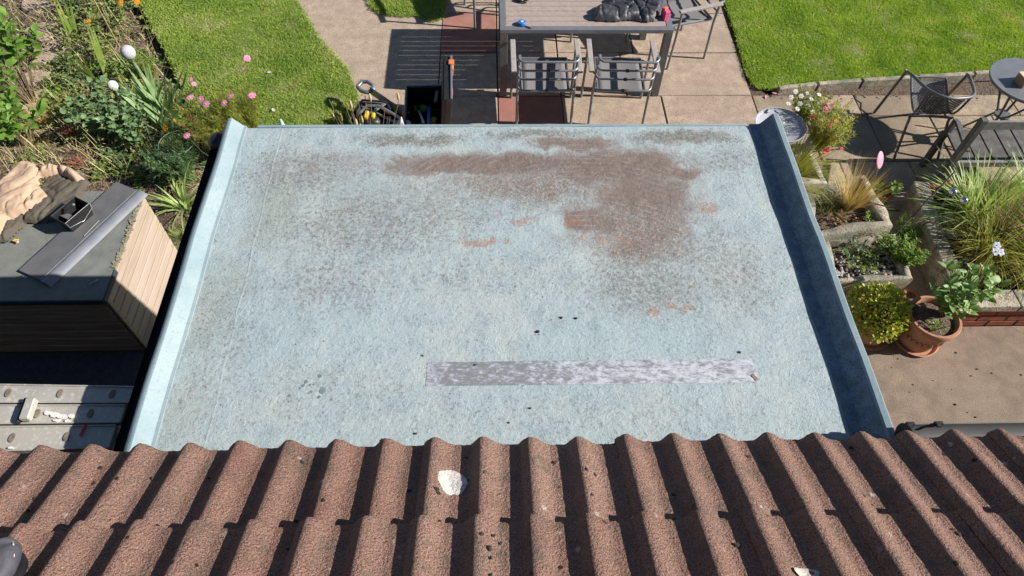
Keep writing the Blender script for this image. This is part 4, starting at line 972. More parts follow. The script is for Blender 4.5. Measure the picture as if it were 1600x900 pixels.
wc = thing('wicker_chair', 'dark grey woven bistro chair with curved steel arms facing the lawn', 'chair')
L_ = lambda px, py, z: at(px, py, z)
fl = Vector((3.74, 5.15, .012)); al = L_(1416, 112, .67); bl_ = L_(1452, 141, .76); bm_ = L_(1482, 153, .79); br_ = L_(1520, 150, .76); ar = L_(1512, 117, .67); frr = Vector((4.33, 5.17, .012))
def smoothpath(pts, n=6):
    pts = [Vector(p) for p in pts]; P = [pts[0]] + pts + [pts[-1]]; out = []
    for i in range(1, len(P) - 2):
        for k in range(n):
            t = k / n; a, b, c, d = P[i - 1:i + 3]
            out.append(.5 * ((2 * b) + (c - a) * t + (2 * a - 5 * b + 4 * c - d) * t * t + (3 * b - a - 3 * c + d) * t ** 3))
    return out + [pts[-1]]
MB().tube(smoothpath([fl, fl.lerp(al, .92), al, al.lerp(bl_, .25) + Vector((0, 0, .01)), bl_, bm_, br_, br_.lerp(ar, .6) + Vector((.02, 0, 0)), ar, frr.lerp(ar, .9), frr]), .0135, 10).build('arm_tube', 'frame_dark', wc, smooth=60)
s0, s1 = L_(1427, 181, .40), L_(1484, 184, .40)
MB().tube(smoothpath([Vector((3.70, 4.62, .0)) + Vector((.02, -.10, .01)), s0 + Vector((-.015, 0, -.05)), s0, s1, s1 + Vector((.01, 0, -.05)), L_(1465, 249, .01)]), .012, 10).build('rear_leg', 'frame_dark', wc, smooth=60)
# woven seat and back as interlaced strands
def seatpt(u, v):   # u across 0..1, v from front edge of the seat (0) to the top of the back (1)
    A0, A1 = L_(1424, 124, .45), L_(1478, 126, .45)           # front edge
    B0, B1 = s0 + Vector((0, .02, .03)), s1 + Vector((0, .02, .03))  # crease
    C0, C1 = bl_ + Vector((0, .01, -.01)), br_ + Vector((-.02, .01, -.01))
    if v < .5: a, b = A0.lerp(B0, v * 2), A1.lerp(B1, v * 2); dz = -.012 * math.sin(math.pi * v * 2)
    else: a, b = B0.lerp(C0, v * 2 - 1), B1.lerp(C1, v * 2 - 1); dz = 0
    p = a.lerp(b, u); p.z += -.02 * math.sin(math.pi * u) + dz
    if v > .5: p.y -= .05 * math.sin(math.pi * u) * (v * 2 - 1); 
    return p
nu, nv = 22, 44; b1 = MB(); b2 = MB()
for i in range(nu):
    pts_ = []; 
    for j in range(nv + 1):
        p = seatpt((i + .5) / nu, j / nv); p.z += .0022 * (1 if (i + j) % 2 else -1); p.y += .0022 * (1 if (i + j) % 2 else -1) * (1 if j > nv / 2 else 0); pts_.append(p)
    for q in range(nv):
        a, b = pts_[q], pts_[q + 1]; hw = Vector((.0052, 0, 0)); b1.add([a - hw, a + hw, b + hw, b - hw], [(0, 1, 2, 3)])
for j in range(nv + 1):
    pts_ = []
    for i in range(nu + 1):
        p = seatpt(i / nu, j / nv); p.z += .0022 * (-1 if (i + j) % 2 else 1); p.y += .0022 * (-1 if (i + j) % 2 else 1) * (1 if j > nv / 2 else 0); pts_.append(p)
    dv = (seatpt(.5, min(1, j / nv + .02)) - seatpt(.5, max(0, j / nv - .02))).normalized() * .0055
    for q in range(nu):
        a, b = pts_[q], pts_[q + 1]; b2.add([a - dv, b - dv, b + dv, a + dv], [(0, 1, 2, 3)])
b1.v += []; o_ = len(b1.v); b1.add(b2.v, b2.f)
stuff(b1.build('woven_seat', 'wicker', wc))
MB().tube(smoothpath([bl_, s0 + Vector((0, .02, .03)), L_(1424, 124, .45), L_(1430, 120, .45), L_(1472, 121, .45), L_(1478, 126, .45), s1 + Vector((0, .02, .03)), br_]), .010, 8).build('seat_frame', 'frame_dark', wc, smooth=60)

# second chair of the bistro pair, mostly outside the frame: its shadow lies by the table
wb = thing('wooden_bench', 'weathered grey wooden bench seen from behind at the right edge', 'bench', (3.80, 4.0, 0))
for xx in (.0, 1.35):
    MB().box((xx, 0, .47), (.055, .05, .94)).build('post', 'bench', wb, bevel=.006)
for xx in (.16, 1.30):
    MB().box((xx, .44, .20), (.05, .05, .40)).build('leg', 'bench', wb, bevel=.006)
    MB().beam((xx - .10, .0, .60), (xx, .40, .56), .05, .022).build('armrest', 'bench', wb, bevel=.006)
    MB().box((xx, .42, .48), (.04, .04, .16)).build('arm_post', 'bench', wb, bevel=.004)
MB().box((.675, .012, .865), (1.30, .022, .085)).build('top_rail', 'benchlit', wb, bevel=.005)
MB().box((.675, .01, .45), (1.46, .028, .06)).build('seat_rail', 'benchlit', wb, bevel=.005); MB().box((.73, .45, .38), (1.20, .028, .06)).build('front_rail', 'bench', wb, bevel=.005)
for k in range(8): MB().box((.20 + k * .145, .245, .42), (.136, .41, .02), rz=-.06).build('slat', 'bench', wb, bevel=.004)

# grey round tray on a stand
ty = thing('round_tray', 'round grey metal tray table with pierced rim by the corner of the flat roof', 'tray table', (2.335, 4.19, 0))
MB().lathe([(0, .690), (.165, .690), (.190, .694), (.203, .704), (.206, .722), (.200, .722), (.194, .706), (.186, .700), (0, .698)], seg=48).build('tray', 'tray', ty, smooth=40)
hb = inst
hole = MB().box((0, 0, 0), (.004, .011, .010)).mesh('pierced_slot', 'black')
for k in range(36):
    a = 2 * math.pi * k / 36; inst('pierced_slot', hole, ty, (.1985 * math.cos(a), .1985 * math.sin(a), .7135), (0, 0, a))
MB().tube([(0, 0, .69), (0, 0, .02)], .012, 10).build('column', 'black', ty); MB().lathe([(.0, 0), (.12, 0), (.11, .015), (.02, .03), (0, .03)], seg=24).build('base', 'black', ty)
o = MB().ball((0, 0, 0), .012, 2, 2.2, 1, .6).build('soap_bar', 'white_plastic', smooth=True); o.location = (2.36, 4.23, .704); tag(o, 'small white scrap lying in the round grey tray', 'scrap')

# ============================================================ PLANTERS
def trough(name, label, outer, z1, wall_t, m, z0=0, soil=.06, jit=.012, parent=None):
    """stone trough from its four outer rim corners"""
    t = thing(name, label, 'planter', (sum(p[0] for p in outer) / 4, sum(p[1] for p in outer) / 4, z0)); c = Vector(t.location)
    cx, cy = c.x, c.y
    P = [Vector((x - cx, y - cy, 0)) for x, y in outer]; b = MB(); n = len(P); sub = 8
    loops = []
    def loop(k_in, z, jt):
        L = []
        for i in range(n):
            a, q = P[i], P[(i + 1) % n]
            for s in range(sub):
                p = a.lerp(q, s / sub); p = p * (1 - k_in / max(p.length, .05)); nz = mn.noise(Vector((p.x * 9 + cx, p.y * 9 + cy, z * 9)))
                L.append((p.x * (1 + jt * nz * 2), p.y * (1 + jt * nz * 2), z + jt * nz * .8))
        return L
    hh = z1 - z0
    for k_in, z in ((.02, 0), (.005, hh * .6), (0, hh - .015), (.012, hh), (wall_t - .012, hh), (wall_t, hh - .015), (wall_t + .01, hh - soil - .03)): loops.append(loop(k_in, z, jit))
    N = n * sub
    for L in loops: b.v += L
    for r in range(len(loops) - 1):
        for k in range(N): b.f.append((r * N + k, r * N + (k + 1) % N, (r + 1) * N + (k + 1) % N, (r + 1) * N + k))
    b.f.append(tuple(range(N - 1, -1, -1)))
    b.build('trough', m, t, smooth=60)
    s = MB(); N2 = 10
    inner = [p * (1 - (wall_t + .002) / p.length) for p in P]
    for j in range(N2 + 1):
        for i in range(N2 + 1):
            a = inner[0].lerp(inner[1], i / N2); q = inner[3].lerp(inner[2], i / N2); p = a.lerp(q, j / N2); s.v.append((p.x, p.y, hh - soil + .02 * mn.noise(Vector((p.x * 12, p.y * 12, 1)))))
    for j in range(N2):
        for i in range(N2): a = j * (N2 + 1) + i; s.f.append((a, a + 1, a + N2 + 2, a + N2))
    s.build('potting_soil', 'soil', t, smooth=True)
    return t
xy = lambda px, py, z: tuple(at(px, py, z)[:2])
trough('white_trough', 'pale stone planter on brick supports beside the flat roof corner', [(2.22, 3.735), (2.67, 3.735), (2.64, 4.10), (2.22, 4.10)], .52, .075, 'stonewhite', .26)
for yy_ in (3.80, 4.02):
    sp_ = thing('brick_stack', 'stack of red bricks under the ' + ('near' if yy_ < 3.9 else 'far') + ' end of the pale stone planter', 'bricks', (2.45, yy_, 0))
    for k in range(4): MB().box((0, 0, .0325 + k * .0645), (.40, .11, .062), rz=random.uniform(-.02, .02)).build('brick', 'brick', sp_, bevel=.003)
trough('stone_sink', 'weathered lichen covered stone trough holding blond grass', [xy(1262, 372, .40), xy(1398, 352, .40), xy(1352, 270, .40), xy(1255, 300, .40)], .40, .095, 'stone', 0, .08, .02)
trough('stone_trough', 'long low stone trough nearest the corner with pebbles and small alpines', [xy(1298, 440, .32), xy(1428, 436, .32), xy(1400, 365, .32), xy(1285, 372, .32)], .32, .065, 'stone', 0, .05, .014)

# raised bed with stone coping over brick
rb = thing('raised_bed', 'raised flower bed with stone coping over a red brick front', 'raised bed', (3.60, 2.70, 0))
for k, h0 in enumerate((.0, .073, .146)):
    off = .11 if k % 2 else 0; x = -.02 - off + .0
    while x < 3.2:
        a = max(x, -.14); L = x + .212 - a
        if L > .03: MB().box((a + L / 2, .06, h0 + .034), (L - .004, .10, .063)).build('brick', 'brick', rb, bevel=.003)
        x += .225
MB().box((1.5, .065, .108), (3.2, .085, .215)).build('mortar', 'render', rb)
xx = -.16
for L in (.46, .5, .48, .52, .5, .5, .4):
    MB().box((xx + L / 2, .068, .262), (L - .008, .155, .072)).build('coping_stone', 'stone', rb, bevel=.01, seg=2); xx += L
# curved left arm of coping and its wall
arcp = [xy(1500, 424, .30), xy(1476, 388, .30), xy(1458, 350, .30), xy(1443, 315, .30), xy(1436, 288, .30)]
arcp = [(3.53, 2.86)] + [(3.53, 3.05), (3.53, 3.25), (3.545, 3.50), (3.585, 3.75), (3.62, 3.96)]
for (a, b_) in zip(arcp, arcp[1:]):
    A = Vector((a[0] - 3.60, a[1] - 2.70, .262)); B = Vector((b_[0] - 3.60, b_[1] - 2.70, .262)); dd = (B - A).normalized() * .004
    MB().beam(A + dd, B - dd, .125, .072).build('coping_stone', 'stone', rb, bevel=.01, seg=2)
    MB().beam(A - Vector((0, 0, .15)), B - Vector((0, 0, .15)), .09, .225).build('side_wall', 'stone', rb)
MB().box((1.6, 1.27, .12), (3.1, .09, .25)).build('back_wall', 'brick', rb)
so2 = MB(); nx, ny = 60, 26
for j in range(ny + 1):
    for i in range(nx + 1):
        x = -.05 + 3.1 * i / nx; y = .12 + 1.12 * j / ny; so2.v.append((x, y, .235 + .03 * mn.noise(Vector((x * 6, y * 6, 2)))))
for j in range(ny):
    for i in range(nx): a = j * (nx + 1) + i; so2.f.append((a, a + 1, a + nx + 2, a + nx))
so2.build('bed_soil', 'soil', rb, smooth=True)
for px, py, r, lb in ((1478, 347, .055, 'pale rounded stone in the raised bed, upper of a pair'), (1486, 366, .045, 'pale rounded stone in the raised bed, lower of a pair')):
    c = at(px, py, .27); o = MB().ball((0, 0, 0), r, 3, 1.2, 1, .7, .1).build('boulder', 'pebble', smooth=True); o.location = c; tag(o, lb, 'stone')

# pots
def pot(label, cx, cy, rt, rb_, h, m='terracotta', saucer=True, fill=True):
    t = thing('flower_pot', label, 'plant pot', (cx, cy, 0)); z0 = .02 if saucer else 0
    MB().lathe([(0, z0), (rb_, z0), (rb_ + (rt - rb_) * .75, z0 + h * .78), (rt - .012, z0 + h * .80), (rt - .004, z0 + h * .82), (rt, z0 + h * .85), (rt, z0 + h * .97), (rt - .006, z0 + h), (rt - .022, z0 + h), (rt - .028, z0 + h * .96), (rt - .035, z0 + h * .8), (rt - .05, z0 + h * .70)], seg=48).build('pot', m, t, smooth=40)
    if saucer: MB().lathe([(0, 0), (rb_ + .025, 0), (rb_ + .045, .03), (rb_ + .035, .032), (rb_ + .02, .012), (0, .012)], seg=40).build('saucer', m, t, smooth=40)
    if fill:
        s = MB(); s.lathe([(rt - .036, 0), (rt * .6, .012), (rt * .3, .004), (0, .014)][::-1], (0, 0, z0 + h * .86), 24); so3 = s.build('potting_soil', 'soil', t, smooth=True)
    return t
bigpot = pot('large ornate terracotta pot holding a tall leafy plant, on a saucer', 3.205, 2.60, .188, .128, .30)
band = MB()
for k in range(26):
    a = 2 * math.pi * k / 26; r0 = .160; z = .16
    band.tube([(r0 * math.cos(a + .10 * s_), r0 * math.sin(a + .10 * s_), z + .022 * math.sin(s_ * 3.1)) for s_ in (-1, -.5, 0, .5, 1)], .0045, 5)
band.build('relief_band', 'terracotta', bigpot, smooth=60)
pot('small empty terracotta pot behind the large one', 3.235, 2.90, .075, .055, .13, 'terradark', False)
pot('terracotta pot under the round yellow green shrub', 2.85, 2.66, .17, .13, .22)
pot('small terracotta pot with green seedlings behind the stone trough', 3.36, 3.98, .10, .07, .17, 'terradark', False)

# ============================================================ PLANTS
def unit(a, e): return Vector((math.cos(a) * math.cos(e), math.sin(a) * math.cos(e), math.sin(e)))
def tuft(name, label, cat, loc, n, L, wd, m, spread=1.0, bend=.8, seg=4, group=None, asparts=False, lean=(0, 0), rbase=.04, emin=.4):
    t = thing(name, label, cat, loc, 0, group); b = MB()
    for k in range(n):
        a = random.uniform(0, 2 * math.pi); e = random.uniform(emin, 1.45) ; r = rbase * random.random() ** .5
        d = unit(a, e) + Vector((lean[0], lean[1], 0)); d.x *= spread; d.y *= spread
        p = (r * math.cos(a), r * math.sin(a), 0); LL = L * random.uniform(.55, 1.1)
        if asparts: MB().blade(p, d, LL, wd * random.uniform(.7, 1.2), bend * random.uniform(.4, 1.3), seg).build('leaf', m, t, smooth=True)
        else: b.blade(p, d, LL, wd * random.uniform(.6, 1.2), bend * random.uniform(.4, 1.4), seg)
    if not asparts: stuff(b.build('blades', m, t))
    return t
def bushy(name, label, cat, loc, h, r, nst, nleaf, L, wd, m, parts=False, stemm='stem', up=.4, squash=1.0, group=None, shell=.5):
    t = thing(name, label, cat, loc, 0, group); st = MB(); lf = MB(); variants = []
    if parts:
        for _ in range(4): variants.append(MB().leaf((0, 0, 0), (1, 0, 0), L, wd * random.uniform(.85, 1.15), (0, 0, 1), random.uniform(.15, .4)).mesh('leaf', m, smooth=True))
    per = max(1, nleaf // nst)
    for s in range(nst):
        a = random.uniform(0, 6.283); rr = r * random.uniform(.25, 1) ** .6; hh = h * random.uniform(.65, 1.05) * (1 - .35 * (rr / r) ** 2)
        tip = Vector((rr * math.cos(a), rr * math.sin(a) * squash, hh)); mid = Vector((tip.x * .45, tip.y * .45, hh * .55)); pts_ = smoothpath([(tip.x * .08, tip.y * .08, 0), mid, tip], 5)
        st.tube(pts_, [.0045 * (1 - .6 * i / len(pts_)) for i in range(len(pts_))], 5)
        for k in range(per):
            q = shell + (1 - shell) * random.random(); i = min(len(pts_) - 2, int(q * (len(pts_) - 1))); p = pts_[i].lerp(pts_[i + 1], random.random())
            a2 = k * 2.4 + random.uniform(-.4, .4); d = (unit(a2, random.uniform(-.2, up + .3)) + tip.normalized() * .35).normalized(); nr = (Vector((0, 0, 1)) + Vector((random.uniform(-.5, .5), random.uniform(-.5, .5), 0)) ).normalized()
            LL = L * random.uniform(.6, 1.15); p = p + d * .006
            if parts:
                x = d; y = nr.cross(x).normalized(); z = x.cross(y); M = Matrix((x, y, z)).transposed().to_euler()
                inst('leaf', random.choice(variants), t, p, M, LL / L)
            else: lf.leaf(p, d, LL, wd * LL / L, nr, .25)
    st.build('stem', stemm, t, smooth=60)
    if not parts: stuff(lf.build('leaves', m, t, smooth=True))
    return t
def feathery(name, label, cat, loc, h, r, nst, m, sub=16, L=.05, wd=.002, stemm='stem', group=None):
    t = thing(name, label, cat, loc, 0, group); st = MB(); lf = MB(); tips = []
    for s in range(nst):
        a = random.uniform(0, 6.283); rr = r * random.random() ** .5; hh = h * random.uniform(.6, 1.05)
        tip = Vector((rr * math.cos(a), rr * math.sin(a), hh)); pts_ = smoothpath([(tip.x * .1, tip.y * .1, 0), (tip.x * .5, tip.y * .5, hh * .5), tip], 5); tips.append(tip)
        st.tube(pts_, .0018, 4)
        for k in range(sub):
            q = .25 + .75 * random.random(); i = min(len(pts_) - 2, int(q * (len(pts_) - 1))); p = pts_[i]
            d = unit(random.uniform(0, 6.28), random.uniform(0, 1.1)); LL = L * random.uniform(.5, 1.2)
            lf.blade(p, d, LL, wd, .3, 2)
            for _ in range(2): lf.blade(p + d * LL * .4, unit(random.uniform(0, 6.28), random.uniform(0, 1)), LL * .5, wd, .3, 2)
    st.build('stem', stemm, t); stuff(lf.build('foliage', m, t)); t['n'] = 0; del t['n']
    return t, tips
def flower(p, r, m, parent, npet=7, cm='yellow', tilt=None, nm='flower'):
    b = MB(); nz = (tilt or Vector((random.uniform(-.4, .4), random.uniform(-.7, 0), 1))).normalized(); u = nz.orthogonal().normalized(); v = nz.cross(u)
    for k in range(npet):
        a = 2 * math.pi * k / npet; d = (u * math.cos(a) + v * math.sin(a)); d = (d + nz * .15).normalized(); b.leaf(Vector(p), d, r, r * .75, nz, .1)
    o = b.build(nm, m, parent, smooth=True)
    MB().ball(Vector(p) + nz * r * .1, r * .24, 1, 1, 1, .6).build('flower_centre', cm, o, smooth=True)
    return o

def gm(px, py, z, z0=0.0):
    p = at(px, py, z); p.z = z0; return p
def dome(name, label, cat, loc, h, r, n, L, wd, m, stemm='twig', group=None):
    """dense rounded shrub: leaves through a thick uneven shell over a twiggy core"""
    t = thing(name, label, cat, loc, 0, group); st = MB(); lf = MB()
    for k in range(60):
        d = unit(random.uniform(0, 6.28), random.uniform(.1, 1.5)); tip = Vector((d.x * r, d.y * r, d.z * h)) * .92; st.tube([(0, 0, 0), tip * .5 + Vector((0, 0, .02)), tip], [.004, .003, .0015], 4)
    for k in range(n):
        d = unit(random.uniform(0, 6.28), math.asin(random.uniform(-.15, 1))); q = random.uniform(.70, 1.0) + .16 * mn.noise(d * 2.6 + Vector(loc))
        p = Vector((d.x * r, d.y * r, d.z * h)) * q; dd = (d + Vector((random.uniform(-.8, .8), random.uniform(-.8, .8), random.uniform(-.2, .8)))).normalized()
        LL = L * random.uniform(.6, 1.2); lf.leaf(p, dd, LL, wd * LL / L, (d + Vector((0, 0, .6))).normalized(), .25)
    st.build('stem', stemm, t); stuff(lf.build('leaves', m, t, smooth=True)); return t
# --- left border
def gp(px, py, z=0): return at(px, py, z)
# big leafy bush at the left edge
bushy('leafy_shrub', 'bright green broad leaved shrub at the far left edge, upper', 'shrub', gm(-12, 70, .65), .95, .42, 30, 290, .11, .072, 'bush', True, 'twig', group=None)
bushy('leafy_shrub', 'bright green broad leaved shrub at the far left edge beside the stones, lower', 'shrub', gm(-6, 165, .45), .62, .30, 22, 210, .095, .062, 'bush', True, 'twig')
# iris clump
ir = thing('iris_clump', 'clump of grey green sword shaped iris leaves beside the pink cosmos', 'plant', gm(258, 200, 0))
for k in range(44):
    a = random.uniform(0, 6.28); r = random.uniform(0, .16); e = random.uniform(.75, 1.35); d = unit(random.choice((random.uniform(1.6, 3.2), random.uniform(1.6, 3.2), random.uniform(.2, 1.2))), e * .92)
    MB().blade((r * math.cos(a), r * math.sin(a) * .7, 0), d, random.uniform(.36, .66), random.uniform(.040, .062), random.uniform(.0, .35), 5).build('leaf', 'iris', ir, smooth=True)
i2 = thing('iris_clump', 'smaller iris clump in front with pale drooping leaves', 'plant', gp(222, 240, 0))
for k in range(9):
    d = unit(random.uniform(0, 6.28), random.uniform(.5, 1.2)); MB().blade((random.uniform(-.04, .04), random.uniform(-.04, .04), 0), d, random.uniform(.25, .42), .026, random.uniform(.5, 1.4), 6).build('leaf', 'glad', i2, smooth=True)
# gladiolus leaves
for (px, py, qx, qy, n, lb) in ((118, 70, 88, -20, 6, 'pale sword leaves of a gladiolus leaning left at the top'), (165, 120, 128, 35, 5, 'gladiolus leaves beside the white globe, leaning left'), (150, 130, 112, 84, 4, 'short pale gladiolus leaves left of the dark rose bush')):
    b0 = gp(px, py, 0); tip = gp(qx, qy, .45); t = thing('gladiolus', lb, 'plant', b0); D = (tip - b0)
    for k in range(n):
        dd = D + Vector((random.uniform(-.12, .12), random.uniform(-.12, .12), random.uniform(-.05, .05))); MB().blade((random.uniform(-.03, .03), random.uniform(-.03, .03), 0), dd, dd.length * random.uniform(.7, 1.05), random.uniform(.022, .034), random.uniform(.0, .3), 5).build('leaf', 'glad', t, smooth=True)
# dark rose / peony
bushy('rose_bush', 'blue green bushy plant in the middle of the border below the white globes', 'shrub', gm(165, 175, .25), .50, .30, 26, 290, .072, .050, 'rose', True)
bushy('rose_bush', 'smaller blue green plant to the right of the rose bush', 'shrub', gm(205, 205, .18), .38, .18, 16, 160, .062, .042, 'rose', True)
# cosmos and marigold
cs, tips = feathery('cosmos', 'feathery green cosmos with pink flowers next to the flat roof corner', 'flower', gm(340, 205, .3), .62, .30, 80, 'cosmos', 34, .075, .0042, 'stem_red')
for px, py, r in ((386, 91, .034), (380, 108, .02), (303, 131, .024), (297, 152, .036), (313, 155, .032), (322, 163, .034), (350, 161, .030), (360, 150, .032), (394, 149, .036), (292, 212, .032), (298, 124, .022)):
    p = gp(px, py, .62) ; lp = p - cs.location; flower(lp, r, 'petal_pink', cs, 8)
    MB().tube([lp - Vector((0, 0, .004)), (lp.x * .8, lp.y * .8, lp.z * .6), (lp.x * .3, lp.y * .3, 0)], .002, 4).build('stem', 'stem', cs)
feathery('cosmos', 'feathery yellow green cosmos foliage against the lawn, without flowers', 'flower', gm(385, 185, .25), .56, .20, 60, 'cosmos', 34, .07, .004, 'stem_red')
mg, tips = feathery('marigold', 'low plant with small orange flowers behind the storage shed', 'flower', gm(285, 225, .15), .26, .16, 50, 'cosmos', 20, .04, .004)
for px, py, r in ((258, 200, .026), (293, 190, .022), (301, 190, .022), (288, 188, .018), (325, 191, .014), (252, 222, .018), (258, 228, .016)):
    flower(gp(px, py, .26) - mg.location, r, 'petal_orange', mg, 10, 'petal_orange')
for px, py, lb in ((188, 4, 'orange flower at the top edge of the border, left of a pair'), (214, 3, 'orange flower overhanging the lawn corner at the top'), (137, 34, 'orange flower half way up the border among the gladiolus')):
    b0 = gp(px, py, .4); t = thing('orange_dahlia', lb, 'flower', (b0.x, b0.y - .05, 0)); MB().tube([(0, 0, 0), (0, .03, .2), (0, .05, .4)], .003, 5).build('stem', 'stem', t); flower((0, .05, .4), .034, 'petal_orange', t, 12, 'petal_orange')
    for k in range(8): MB().leaf((0, .02 + .03 * k / 8, .06 + .04 * k), unit(k * 2.2, .2), .08, .035).build('leaf', 'weed', t)
# dark rounded green plant with hoop
dg, _ = feathery('tufted_plant', 'dark green fine leaved plant behind the storage shed inside a wire hoop', 'plant', gm(272, 255, .18), .32, .24, 110, 'darkgreen', 34, .065, .006)
hp = MB(); hp.tube([(.15 * math.cos(k * .2618), .15 * math.sin(k * .2618), .30) for k in range(25)], .0025, 6, False); o = hp.build('plant_hoop', 'hoopgreen', smooth=60); o.location = gp(296, 262, 0); tag(o, 'pale green wire plant support hoop over the dark green plant', 'plant support')
for a in (0.4, 2.5, 4.6): MB().tube([(.15 * math.cos(a), .15 * math.sin(a), .30), (.15 * math.cos(a), .15 * math.sin(a), 0)], .002, 5).build('hoop_leg', 'hoopgreen', o)
# strappy daylily by the gutter
tuft('daylily', 'arching pale green strap leaves between storage shed and flat roof', 'plant', gm(285, 320, .05), 48, .40, .018, 'sedge', 1.0, 1.5, 6, None, True)
tuft('daylily', 'low rough green tuft near the shed right side', 'plant', gm(285, 372, .0), 160, .16, .006, 'weed', 1, 1.0, 4)
# dry grasses
tuft('dry_grass', 'tuft of straw coloured grass leaning left at the end of the stepping stones', 'grass tuft', gp(75, 195, 0), 180, .34, .0035, 'dry', 1, .5, 4, lean=(-.45, .25), emin=.6)
tuft('dry_grass', 'low straw tuft behind the beige clothes', 'grass tuft', gp(62, 235, 0), 110, .18, .003, 'dry', 1, .7, 4)
# sparse red stemmed plant
bushy('red_stem_plant', 'low reddish stemmed plant in the bare soil', 'plant', gp(118, 222, 0), .26, .10, 14, 120, .026, .012, 'redleaf', False, 'stem_red')
bushy('red_stem_plant', 'sprawling reddish stems just behind the storage shed', 'plant', gp(135, 262, 0), .16, .14, 12, 60, .022, .010, 'redleaf', False, 'stem_red')
# white dome lights
for px, py, h_, r, lb, wire in ((200, 82, .36, .066, 'white globe garden light on a stake, upper', True), (176, 134, .33, .047, 'white round garden light half hidden by the rose bush', False)):
    c = gp(px, py, h_); t = thing('garden_globe', lb, 'garden light', (c.x, c.y, 0)); MB().ball((0, 0, h_), r, 4, 1, 1, 1.05).build('globe', 'globe_grey' if wire else 'white_plastic', t, smooth=True)
    MB().tube([(0, 0, 0), (0, 0, h_ - r * .9)], .008, 8).build('stake', 'steel', t, smooth=50)
    MB().lathe([(.0, 0), (.02, 0), (.03, .02), (0, .02)], (0, 0, h_ - r * 1.2), 16).build('collar', 'steel', t)
# small plant label and bamboo cane
o = MB().box((0, 0, .05), (.018, .003, .10), ry=.5).build('plant_label', 'white_plastic'); o.location = gp(77, 175, 0); tag(o, 'small white plant label stuck in the soil by the straw grass', 'plant label')
a, b_ = gp(186, 72, .02), gp(140, -12, .8); o = MB().tube([(0, 0, 0), (b_ - a) * .5, (b_ - a)], .006, 8).build('bamboo_cane', 'straw', smooth=50); o.location = a; tag(o, 'pale bamboo cane leaning left from the upper white globe', 'cane')
a, b_ = gp(103, 34, .02), gp(84, 4, .2); o = MB().tube([(0, 0, 0), (b_ - a)], .006, 8).build('copper_cane', 'orange', smooth=50); o.location = a; tag(o, 'short rust red cane by the stepping stones', 'cane')
# border weeds: individually placed low plants
spots = [(125, 95, .20, 'weed'), (150, 30, .30, 'weed'), (170, 55, .22, 'weed'), (120, 150, .16, 'weed'), (100, 165, .12, 'fern'), (140, 175, .14, 'weed'), (185, 30, .28, 'weed'), (150, 5, .35, 'weed'),
         (205, 120, .16, 'fern'), (230, 115, .15, 'fern'), (120, 12, .3, 'darkgreen'), (130, 60, .25, 'weed'), (118, 122, .18, 'darkgreen'), (160, 85, .15, 'weed'), (90, 140, .10, 'fern'), (110, 185, .12, 'weed'),
         (60, 250, .08, 'weed'), (175, 270, .08, 'fern'), (205, 262, .09, 'darkgreen'), (235, 262, .09, 'darkgreen'), (25, 300, .06, 'fern'), (180, 235, .10, 'darkgreen'), (155, 215, .10, 'weed'), (30, 215, .10, 'weed'),
         (240, 180, .12, 'weed'), (215, 160, .14, 'weed'), (45, 290, .05, 'weed'), (200, 20, .25, 'weed'), (172, 105, .10, 'weed'), (230, 285, .06, 'fern'), (95, 110, .08, 'weed'), (140, 135, .16, 'darkgreen')]
extra = []
while len(extra) < 38:
    px, py = random.uniform(85, 330), random.uniform(-10, 285); q = gp(px, py)
    if inpoly(q.x, q.y, BED) and not (px < 110 and py < 160) and not (py > 215 and px < 200): extra.append((px, py, random.uniform(.06, .16), random.choice(['weed', 'weed', 'darkgreen', 'fern', 'weed'])))
LM = [('the upper white globe', 200, 82), ('the rose bush', 165, 180), ('the iris clump', 258, 150), ('the straw grass', 75, 175), ('the storage shed', 120, 292), ('the stepping stones', 75, 70), ('the pink cosmos', 335, 160), ('the lawn corner at the top', 205, 5), ('the gladiolus leaves', 118, 35)]
seen_ = {}
for i, (px, py, h_, m_) in enumerate(spots + extra):
    col = {'weed': 'olive green', 'fern': 'fresh yellow green', 'darkgreen': 'dark green'}[m_]
    desc = {'weed': 'olive', 'fern': 'yellow green', 'darkgreen': 'dark'}[m_]; nm, lx, ly = min(LM, key=lambda a: (a[1] - px) ** 2 + (a[2] - py) ** 2)
    side = ('right of' if px > lx else 'left of') if abs(px - lx) > abs(py - ly) else ('in front of' if py > ly else 'behind')
    k_ = (col, side, nm); seen_[k_] = seen_.get(k_, 0) + 1; q = seen_[k_]
    lb = 'low %s plant %s%s %s' % (desc, ['', 'a little farther out, ', 'in the third row, ', 'among the outer ones ', 'at the very edge, '][min(q, 5) - 1], side, nm)
    bushy('border_plant', lb, 'plant', gp(px, py, 0), h_, h_ * .8 + .09, 16, 210, .036, .020, m_, False, group='low plants filling the flower border')
b = MB(); n_ = 0
while n_ < 2600:
    px, py = random.uniform(0, 340), random.uniform(-20, 300); q = gp(px, py)
    if not inpoly(q.x, q.y, BED): continue
    n_ += 1; b.blade((q.x, q.y, random.uniform(.01, .06)), unit(random.uniform(0, 6.28), random.uniform(-.05, .9)), random.uniform(.05, .18), random.uniform(.0025, .007), .8, 3)
for _ in range(700):
    px, py = random.uniform(20, 300), random.uniform(0, 280); q = gp(px, py)
    if inpoly(q.x, q.y, BED): b.blade((q.x, q.y, .02), unit(random.uniform(0, 6.28), random.uniform(.7, 1.4)), random.uniform(.12, .34), random.uniform(.004, .008), .5, 4)
stuff(b.build('dry_litter', 'litter_straw'), 'dry stalks and withered leaves tangled over the flower border', 'litter')
# ferny yellow plant right of globe
feathery('yellow_plant', 'light yellow green feathery plant behind the iris clump', 'plant', gp(240, 125, 0), .26, .10, 26, 'cosmos', 18, .04, .006)
